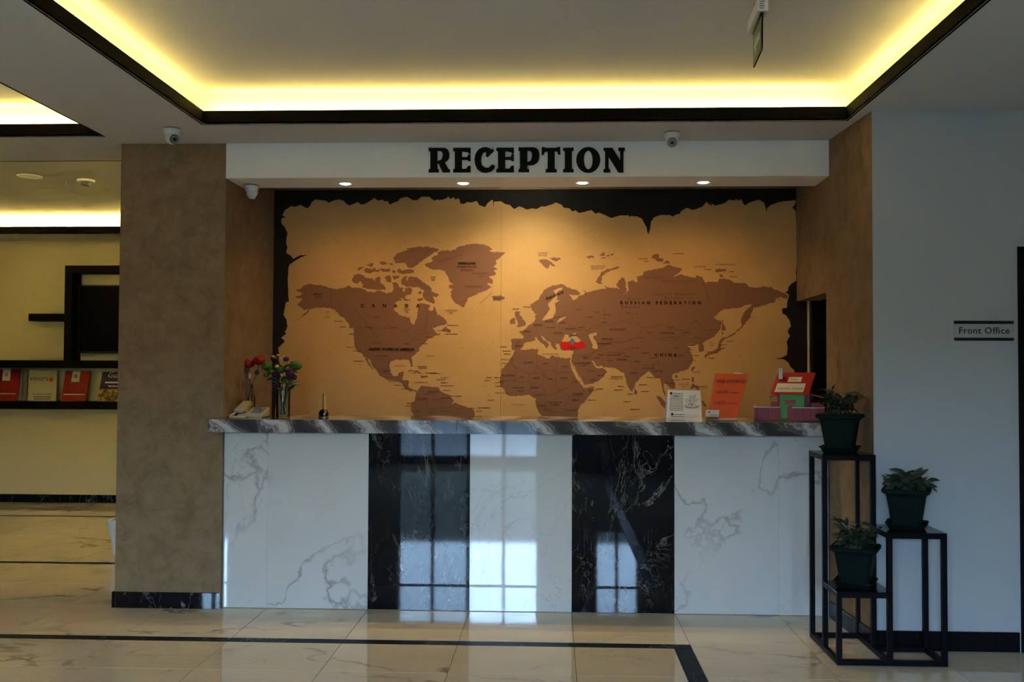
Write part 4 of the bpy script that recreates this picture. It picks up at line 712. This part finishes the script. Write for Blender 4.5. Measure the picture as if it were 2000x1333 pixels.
b = B(); lathe(b, [(.022, 0), (.024, .01), (.024, .11), (.014, .14), (.011, .15), (.011, .195), (.0125, .197)], (X0, Y0, CZ), 20, cap=True); obj('bottle', b, M['vase'], t, True)
b = B(); tube(b, [(X0+.012+.013*math.cos(a*1.3), Y0-.02+.006*math.sin(a*1.3), CZ+.03+.0085*a) for a in range(18)], .0022, 5); obj('silver_ribbon', b, M['chrome'], t, True)
for k, (px, py, r) in enumerate(((486, 711, .035), (506, 704, .037))):
    p = onY(px, py, Y0-.01*k); f = bloom('carnation', p, r, 'carnation_red', t, 20+k, .28)
    b = B(); tube(b, [(X0, Y0, CZ+.01), (X0+.002*(k*2-1), Y0, CZ+.19), (p.x*.6+X0*.4, Y0, p.z-.09), (p.x, p.y, p.z-.015)], .0028, 6); obj('stem', b, M['stem'], t, True)
p = onY(502, 728, Y0); plain('tag_navy', (.012, .03, .045), .3); b = B(); lathe(b, [(.016, -.002), (.016, .002)], p, 14, Vector((0, 1, 0))); g_ = obj('gift_tag', b, M['tag_navy'], t)
b = B(); tube(b, [(p.x, p.y, p.z+.016), (p.x-.008, p.y, p.z+.05), (X0+.01, Y0, p.z+.03)], .0009, 4); obj('tag_string', b, M['white_ink'], g_)
p = onY(488, 733, Y0-.015); b = B(); box(b, p.x-.006, p.x+.006, p.y-.002, p.y, p.z-.022, p.z+.012); obj('price_slip', b, M['white_ink'], t)
Y0 = 6.20; X0 = gx(553, Y0); t = thing('bouquet_vase', (X0, Y0, CZ), 'clear glass vase holding a yellow, purple and green bouquet', 'flowers')
H_ = .170
b = B(); lathe(b, [(.042, 0), (.0445, .004), (.0445, H_), (.0425, H_), (.0415, .012), (.001, .010)], (X0, Y0, CZ), 28); obj('vase', b, M['vase'], t, True)
plain('stem_water', (.06, .075, .035), .3); rnd = random.Random(4)
b = B()
for i in range(16):
    a = rnd.uniform(0, 6.28); r1 = rnd.uniform(.005, .030); a2 = a+rnd.uniform(1.5, 3.5)
    tube(b, [(X0+r1*math.cos(a), Y0+r1*math.sin(a), CZ+.014), (X0+.02*math.cos(a2), Y0+.02*math.sin(a2), CZ+.13), (X0+.045*math.cos(a2), Y0+.03*math.sin(a2), CZ+.24)], .0032, 5)
obj('stems', b, M['stem'], t, True)
for k, (px, py, r, m, am) in enumerate(((543, 695, .011, 'bud_yellow', .2), (534, 697, .009, 'bud_yellow', .2), (554, 697, .009, 'bud_yellow', .2), (547, 701, .008, 'bud_yellow', .2), (553, 708, .009, 'bud_yellow', .2), (563, 710, .010, 'bud_yellow', .2), (541, 716, .013, 'bud_yellow', .2), (531, 727, .011, 'bud_yellow', .2), (556, 731, .009, 'bud_yellow', .2), (561, 747, .007, 'bud_yellow', .2), (555, 753, .009, 'bud_yellow', .2), (565, 692, .006, 'bud_yellow', .2), (538, 731, .024, 'bloom_purple', .35), (566, 729, .028, 'bloom_purple', .35), (540, 752, .026, 'bloom_purple', .35), (536, 701, .022, 'bloom_purple', .35), (559, 702, .018, 'bloom_purple', .35), (573, 737, .022, 'bloom_purple', .35), (521, 716, .032, 'pompon_green', .25), (578, 715, .035, 'pompon_green', .3), (520, 733, .018, 'pompon_green', .3), (549, 722, .030, 'pompon_green', .35), (556, 742, .026, 'pompon_green', .35))):
    p = onY(px, py, Y0-rnd.uniform(-.03, .05)-(.04 if m == 'bud_yellow' else 0)); bloom({'bud_yellow': 'yellow_bud', 'bloom_purple': 'purple_bloom', 'pompon_green': 'green_pompon'}[m], p, r, m, t, 50+k, am)
LF2 = leaf_mesh(1, .4, 'leaf', .35, 'leaf2')
for i in range(60):
    a = rnd.uniform(0, 6.28); z = rnd.uniform(.15, .34); rr_ = rnd.uniform(.005, .055); place_leaf('leaf', LF2, t, (X0+rr_*math.cos(a), Y0+rr_*math.sin(a), CZ+z), a, rnd.uniform(-.2, .9), rnd.uniform(.04, .075), rnd.uniform(-1, 1))
for px, py, az in ((573, 760, 0), (570, 765, .5)):
    p = onY(px-6, py+1, Y0-.02); place_leaf('leaf', LF2, t, p, az, .4, .04)
# small blue ornament
Y0 = 6.33; X0 = gx(632, Y0); t = thing('desk_ornament', (X0, Y0, CZ), 'small dark blue dome ornament with a yellow band and upright rod', 'ornament')
plain('ornament_blue', (.004, .004, .03), .12); plain('ornament_yellow', (.62, .42, .03), .35)
b = B(); lathe(b, [(.030, 0), (.033, .010), (.031, .022), (.023, .034), (.010, .041), (.001, .042)], (X0, Y0, CZ), 24); obj('dome', b, M['ornament_blue'], t, True)
b = B(); tube(b, [(X0-.002, Y0-.003, CZ+.036), (X0-.002, Y0-.003, CZ+.140)], .0042, 8); obj('rod', b, M['chrome'], t, True)
b = B(); pr = [(.020, .003), (.0225, .018), (.0185, .032), (.012, .050), (.009, .080), (.0075, .132)]
loft(b, [[(X0+.004+r*.45-.0045, Y0-.034+.2*z if z < .03 else Y0-.012, CZ+z), (X0+.004+r*.45+.0045, Y0-.034+.2*z if z < .03 else Y0-.012, CZ+z), (X0+.004+r*.45+.0045, Y0+.004, CZ+z), (X0+.004+r*.45-.0045, Y0+.004, CZ+z)] for r, z in pr]); obj('yellow_band', b, M['ornament_yellow'], t)

# calendar
plain('calendar_white', (.58, .58, .57), .5); plain('calendar_grey', (.34, .35, .35), .6); plain('line_ink', (.12, .12, .13), .6)
Y0 = 6.20; t = thing('desk_calendar', (gx(1336, Y0), Y0, CZ), 'white tent desk calendar with a small vehicle drawing', 'calendar')
bl, br = Vector((gx(1301, Y0), Y0, CZ)), Vector((gx(1371, Y0), Y0, CZ)); tl, tr = onY(1304.5, 762, Y0+.06), onY(1368, 763, Y0+.06)
U, V = br-bl, tl-bl; n = U.cross(V).normalized(); n = n if n.y < 0 else -n
b = B(); prism(b, [bl, br, tr, tl], -n*.0015); obj('front_sheet', b, M['calendar_white'], t)
b = B(); prism(b, [tl, tr, br+Vector((0, .14, 0)), bl+Vector((0, .14, 0))], (0, .0015, 0)); obj('back_sheet', b, M['calendar_white'], t)
def at(u, v, lift=.0008): return (bl*(1-u)+br*u)*(1-v)+(tl*(1-u)+tr*u)*v + n*lift
patch('date_grid', at, .08, .47, .27, .74, 'calendar_grey', t)
for i in range(6): patch('date_line', at, .11, .44, .31+.065*i, .325+.065*i, 'calendar_white', t, .0014)
for u, v, w_ in ((.07, .84, .07), (.13, .11, .07)):
    patch('logo_mark', at, u, u+w_, v, v+.085, 'black', t); patch('logo_rule', at, u, u+.40, v-.055, v-.035, 'line_ink', t); dashes('printed_name', at, u+.10, u+.40, v+.015, v+.05, 'blue_print', t, 9)
patch('rule_bit', at, .22, .30, .79, .805, 'red_cover', t, .0014); patch('rule_bit', at, .55, .92, .10, .115, 'calendar_grey', t); patch('rule_bit', at, .60, .88, .06, .07, 'calendar_grey', t); dashes('printed_month', at, .18, .36, .755, .78, 'blue_print', t, 10)
b = B()
def sk(pts, wd=.0013):
    P3 = [at(u, v, .0011) for u, v in pts]; uu = U.normalized(); vv = V.normalized()
    for a, c in zip(P3, P3[1:]):
        d = (c-a).normalized(); nn = n.cross(d)*wd
        b.faces.new([b.verts.new(p) for p in (a-nn, c-nn, c+nn, a+nn)])
for L in ([(.52, .42), (.62, .38), (.78, .37), (.92, .42), (.92, .45), (.78, .40), (.62, .41), (.52, .45), (.52, .42)], [(.55, .46), (.58, .60), (.53, .64), (.60, .70), (.66, .63), (.60, .60)], [(.64, .44), (.68, .66), (.66, .76), (.70, .82), (.73, .74), (.70, .64), (.73, .46)], [(.74, .44), (.78, .62), (.76, .74), (.82, .84), (.83, .74), (.79, .66), (.84, .60), (.90, .70)], [(.60, .46), (.64, .52), (.72, .50), (.80, .52), (.86, .46)], [(.68, .43), (.70, .48), (.72, .43)]): sk(L)
obj('line_drawing', b, M['line_ink'], t)
b = B()
for i in range(22):
    p = tl.lerp(tr, (i+.5)/22); tube(b, [p+Vector((0, .004*math.cos(a)-.001, .004*math.sin(a))) for a in [i2*math.pi/4 for i2 in range(9)]], .0007, 4)
obj('wire_binding', b, M['chrome'], t)

# orange notice in a clear holder
plain('orange_paper', (.78, .10, .012), .5)
YB, YT = 5.97, 6.03
bl, br = onY(1383, 815, YB), onY(1438.5, 817, YB); tl, tr = onY(1397, 729.5, YT), onY(1461, 731.5, YT)
for p in (bl, br): p.z = CZ+.012
t = thing('notice_holder', (bl+br)/2*1.0-Vector((0, 0, .012)), 'orange FREE INTERNET notice in a slanted clear holder', 'notice')
U, V = br-bl, tl-bl; n = U.cross(V).normalized(); n = n if n.y < 0 else -n
b = B(); prism(b, [bl, br, tr, tl], -n*.0012); pp = obj('orange_sheet', b, M['orange_paper'], t)
b = B(); prism(b, [bl-U*.02-n*.003, br+U*.02-n*.003, tr+U*.02-n*.003, tl-U*.02-n*.003], -n*.003); obj('acrylic_back', b, M['vase'], t)
b = B(); f_ = Vector((.0, -.09, 0)); prism(b, [Vector((bl.x, bl.y+.07, CZ)), Vector((br.x+.004, br.y+.07, CZ)), Vector((br.x+.004, br.y-.02, CZ)), Vector((bl.x+.02, bl.y-.02, CZ))], (0, 0, .004)); obj('acrylic_foot', b, M['vase'], t)
b = B(); prism(b, [bl+U*.35+n*.003-V*.02, br+n*.003-V*.02, br+n*.003+V*.01, bl+U*.35+n*.003+V*.01], -n*.001); obj('fold_line', b, M['calendar_white'], t)
b = B(); prism(b, [tl.lerp(tr, .56)+n*.001, tl.lerp(tr, .82)+n*.001, tl.lerp(tr, .82)+n*.001+V.normalized()*.008, tl.lerp(tr, .56)+n*.001+V.normalized()*.008], -n*.002); obj('clip', b, M['calendar_white'], t)
plain('marker_ink', (.16, .03, .01), .7)
for q_, v_, u_ in (('FREE INTERNET', .80, .54), ('NAME:', .56, .30), ('CODE:', .32, .28)): text('handwriting', q_, .0265, M['marker_ink'], t, at(0, 0) if False else ((bl*(1-u_)+br*u_)*(1-v_)+(tl*(1-u_)+tr*u_)*v_+n*.0008), U, V, shear=.25)
b = B()
for v_, u0, u1 in ((.57, .56, .86), (.335, .54, .88)):
    P3 = [(bl*(1-u)+br*u)*(1-vv)+(tl*(1-u)+tr*u)*vv+n*.001 for u, vv in [(u0+(u1-u0)*i/16, v_+(.018 if i % 2 else -.004)) for i in range(17)]]
    for a, c in zip(P3, P3[1:]):
        nn = n.cross((c-a).normalized())*.001; b.faces.new([b.verts.new(p) for p in (a-nn, c-nn, c+nn, a+nn)])
obj('scribble', b, M['marker_ink'], t)

# business cards in a small holder
Y0 = 5.93; x0, x1 = gx(1378, Y0), gx(1403, Y0); t = thing('card_holder', ((x0+x1)/2, Y0, CZ), 'small clear holder of white business cards before the orange notice', 'card holder')
zb = CZ
for i in range(6):
    y = Y0-.012+.005*i; b = B(); prism(b, [(x0, y, zb+.025), (x1, y, zb+.025), (x1+.006, y+.012, zb+.066-.001*i), (x0+.006, y+.012, zb+.066-.001*i)], (0, .001, 0)); cdn = obj('card', b, M['calendar_white'], t)
patch('card_print', lambda u, v, lift=0: Vector((x0+(x1-x0)*u+.006*v, Y0-.0135+.012*v, zb+.025+.041*v)), .3, .9, .25, .32, 'line_ink', t); patch('card_print', lambda u, v, lift=0: Vector((x0+(x1-x0)*u+.006*v, Y0-.0135+.012*v, zb+.025+.041*v)), .15, .3, .6, .8, 'line_ink', t)
b = B(); box(b, x0-.003, x1+.003, Y0-.020, Y0-.017, zb, zb+.030); box(b, x0-.003, x1+.003, Y0+.028, Y0+.031, zb, zb+.05); box(b, x0-.003, x1+.003, Y0-.017, Y0+.028, zb, zb+.006); obj('holder', b, M['vase'], t)

# toy house money box with a fence
plain('house_red', (.36, .010, .008), .45); plain('house_pink', (.26, .016, .030), .5); plain('house_green', (.085, .32, .04), .5); plain('house_white', (.58, .56, .55), .5); plain('house_board', (.12, .085, .03), .6); plain('label_cream', (.60, .54, .38), .6)
Y0 = 5.885; TOY = t = thing('toy_house', (gx(1545, Y0), Y0, CZ), 'painted wooden toy house tip box with red roof and pink fence', 'toy house')
def hx(px, Y=Y0): return gx(px, Y)
def hz(py, Y): return gz(py, Y, 1545)
xl, xr = hx(1474), hx(1612)
bobj('base_board', (xl, xr, Y0, Y0+.23, CZ, CZ+.012), M['house_board'], t, .001)
YF = Y0+.075; wx0, wx1 = hx(1513, YF), hx(1575, YF)
zr = hz(769, YF)
bobj('house_wall', (wx0, wx1, YF, YF+.13, CZ+.012, zr), M['house_pink'], t, .001)
g0, g1 = hx(1518, YF), hx(1564.5, YF); gf = bobj('green_front', (g0, g1, YF-.004, YF-.0002, CZ+.012, zr-.002), M['house_green'], t)
d0, d1_ = hx(1532, YF), hx(1543.5, YF); dt = hz(792, YF)
b = B(); zc_ = dt-(d1_-d0)/2; arc = [((d0+d1_)/2+(d1_-d0)/2*math.cos(a), YF-.0042, zc_+(d1_-d0)/2*math.sin(a)) for a in [math.pi*i/10 for i in range(11)]]
prism(b, [(d0, YF-.0042, CZ+.013), (d1_, YF-.0042, CZ+.013)]+arc, (0, -.003, 0)); obj('front_door', b, M['house_red'], t)
bobj('coin_window', (hx(1527.5, YF), hx(1549, YF), YF-.007, YF-.004, hz(789.5, YF), hz(782, YF)), M['house_red'], t)
# roof: two sloped boards
RY0, RY1 = YF-.035, YF+.165; ze = zr-.004; zp = hz(731, YF+.065); rx0, rx1 = hx(1503, RY0), hx(1576, RY0); rt0, rt1 = hx(1510, YF+.065), hx(1581, YF+.065); ym = YF+.065
b = B(); prism(b, [(rx0, RY0, ze), (rx1, RY0, ze), (rt1, ym, zp), (rt0, ym, zp)], (0, .006, .009)); rf = obj('roof_board', b, M['house_red'], t)
b = B(); prism(b, [(rt0, ym, zp), (rt1, ym, zp), (rx1, RY1, ze), (rx0, RY1, ze)], (0, .006, .009)); obj('roof_board', b, M['house_red'], t)
b = B(); prism(b, [(wx0, YF+.001, zr), (wx0, YF+.129, zr), (wx0, ym, zp-.012)], (wx1-wx0, 0, 0)); obj('gable', b, M['house_red'], t)
def ra(u, v, lift=.001): return Vector((rx0, RY0, ze)).lerp(Vector((rx1, RY0, ze)), u).lerp(Vector((rt0, ym, zp)).lerp(Vector((rt1, ym, zp)), u), v)+Vector((0, -.7*lift, .7*lift))+Vector((0, .006, .009))*0
RU, RV = Vector((rx1-rx0, 0, 0)), Vector((rt0-rx0, ym-RY0, zp-ze))
def rp(name, u0, u1, v0, v1):
    b = B(); prism(b, [ra(u0, v0), ra(u1, v0), ra(u1, v1), ra(u0, v1)], (0, -.0008, .0008)); return obj(name, b, M['label_cream'], t)
rp('paper_label', .08, .83, .10, .52); rp('paper_label', .33, .68, .60, .84)
text('lettering', 'VIELEN DANK', .0235, M['line_ink'], t, ra(.455, .21, .0026), RU, RV, shear=.2); dashes('printed_line', ra, .40, .60, .70, .73, 'line_ink', t, 12, .0026)
c0, c1 = hx(1513.5, YF+.03), hx(1521, YF+.03); b = B(); prism(b, [(c0, YF+.025, hz(741, YF+.03)), (c1, YF+.025, hz(741, YF+.03)), (c1, YF+.025, hz(721, YF+.03)), ((c0*.4+c1*.6), YF+.025, hz(719, YF+.03)), (c0, YF+.025, hz(720.5, YF+.03))], (0, .02, 0)); ch = obj('chimney', b, M['house_white'], t)
b = B(); lathe(b, [(.003, 0), (.003, .001)], ((c0*.5+c1*.5), YF+.0245, hz(724, YF+.03)), 10, Vector((0, -1, 0))); obj('chimney_hole', b, M['black'], ch)
for xa, xb in ((hx(1498, YF), wx0), (wx1, hx(1601, YF))):
    b = B(); s0, s1 = (xa, xb) if xa < wx0-.001 else (xb, xa); zt_ = hz(771, YF); prism(b, [(s0, YF+.02, zt_-.022), (s1, YF+.02, zt_-(.0 if s1 < s0 else .003)), (s1, YF+.10, zt_-.003), (s0, YF+.10, zt_-.022)], (0, 0, .006)); obj('side_roof', b, M['house_pink'], t)
    bobj('side_wing', (min(xa, xb)+.006, max(xa, xb)-.0, YF+.03, YF+.09, CZ+.012, hz(787, YF)), M['house_red'], t)
for fa, fb in ((1474, 1524), (1547, 1607)):
    f0, f1 = hx(fa), hx(fb); zt_ = hz(796.5, Y0); bobj('fence_backing', (f0, f1, Y0+.006, Y0+.010, CZ+.012, zt_-.002), M['house_red'], t)
    np_ = int((f1-f0)/.0205)
    for i in range(np_):
        p_ = f0+(i+.5)*(f1-f0)/np_; bobj('picket', (p_-.008, p_+.008, Y0, Y0+.006, CZ+.002, zt_-.003), M['house_pink'], t, .0008)
    bobj('white_rail', (f0-.001, f1+.001, Y0-.001, Y0+.011, zt_-.0025, zt_+.002), M['house_white'], t)
for fx in (hx(1474), hx(1607)):
    zt_ = hz(796.5, Y0); bobj('fence_side', (fx, fx+.005, Y0+.011, Y0+.22, CZ+.012, zt_-.002), M['house_pink'], t); bobj('white_rail', (fx-.001, fx+.006, Y0+.011, Y0+.22, zt_-.002, zt_+.002), M['house_white'], t)
bobj('door_step', (hx(1526), hx(1546), Y0+.02, YF-.008, CZ+.012, CZ+.018), M['house_board'], t)

TOY.rotation_euler = (0, 0, math.radians(-13))

# ------------------------------------------------------------------ letters and printed shapes become meshes
tmp = []
for (name, loops, depth, m, parent, org, xd, up) in CURVES:
    cu = bpy.data.curves.new(name, 'CURVE'); cu.dimensions = '2D'; cu.fill_mode = 'BOTH'; cu.extrude = depth
    for L in loops:
        sp = cu.splines.new('POLY'); sp.points.add(len(L)-1); sp.use_cyclic_u = True
        for p, (x, y) in zip(sp.points, L): p.co = (x, y, 0, 1)
    o = bpy.data.objects.new('tmp', cu); S.collection.objects.link(o); tmp.append((o, name, m, parent, org, xd, up, xd.cross(up)))
for (name, body, size, m, parent, pos, xd, up, nrm, align, shear, spacing, depth, bold) in TEXTS:
    cu = bpy.data.curves.new(name, 'FONT'); cu.body = body; cu.size = size; cu.align_x = align; cu.shear = shear; cu.space_character = spacing; cu.extrude = depth; cu.offset = bold
    cu.align_y = 'CENTER' if name == 'place_name' else 'BOTTOM_BASELINE'; cu.resolution_u = 2
    o = bpy.data.objects.new('tmp', cu); S.collection.objects.link(o); tmp.append((o, name, m, parent, pos, xd, up, nrm))
dg = bpy.context.evaluated_depsgraph_get(); dg.update()
made = []
for (o, name, m, parent, org, xd, up, nrm) in tmp:
    me = bpy.data.meshes.new_from_object(o.evaluated_get(dg)); me.name = name
    me.transform(Matrix(((xd.x, up.x, nrm.x, 0), (xd.y, up.y, nrm.y, 0), (xd.z, up.z, nrm.z, 0), (0, 0, 0, 1))))
    me.materials.clear(); me.materials.append(m); made.append((name, me, parent, org))
for (o, *_x) in tmp:
    cu = o.data; bpy.data.objects.remove(o, do_unlink=True); bpy.data.curves.remove(cu)
for name, me, parent, org in made:
    o = link(bpy.data.objects.new(name, me), parent, org)
    if name == 'place_name': o['kind'] = 'stuff'
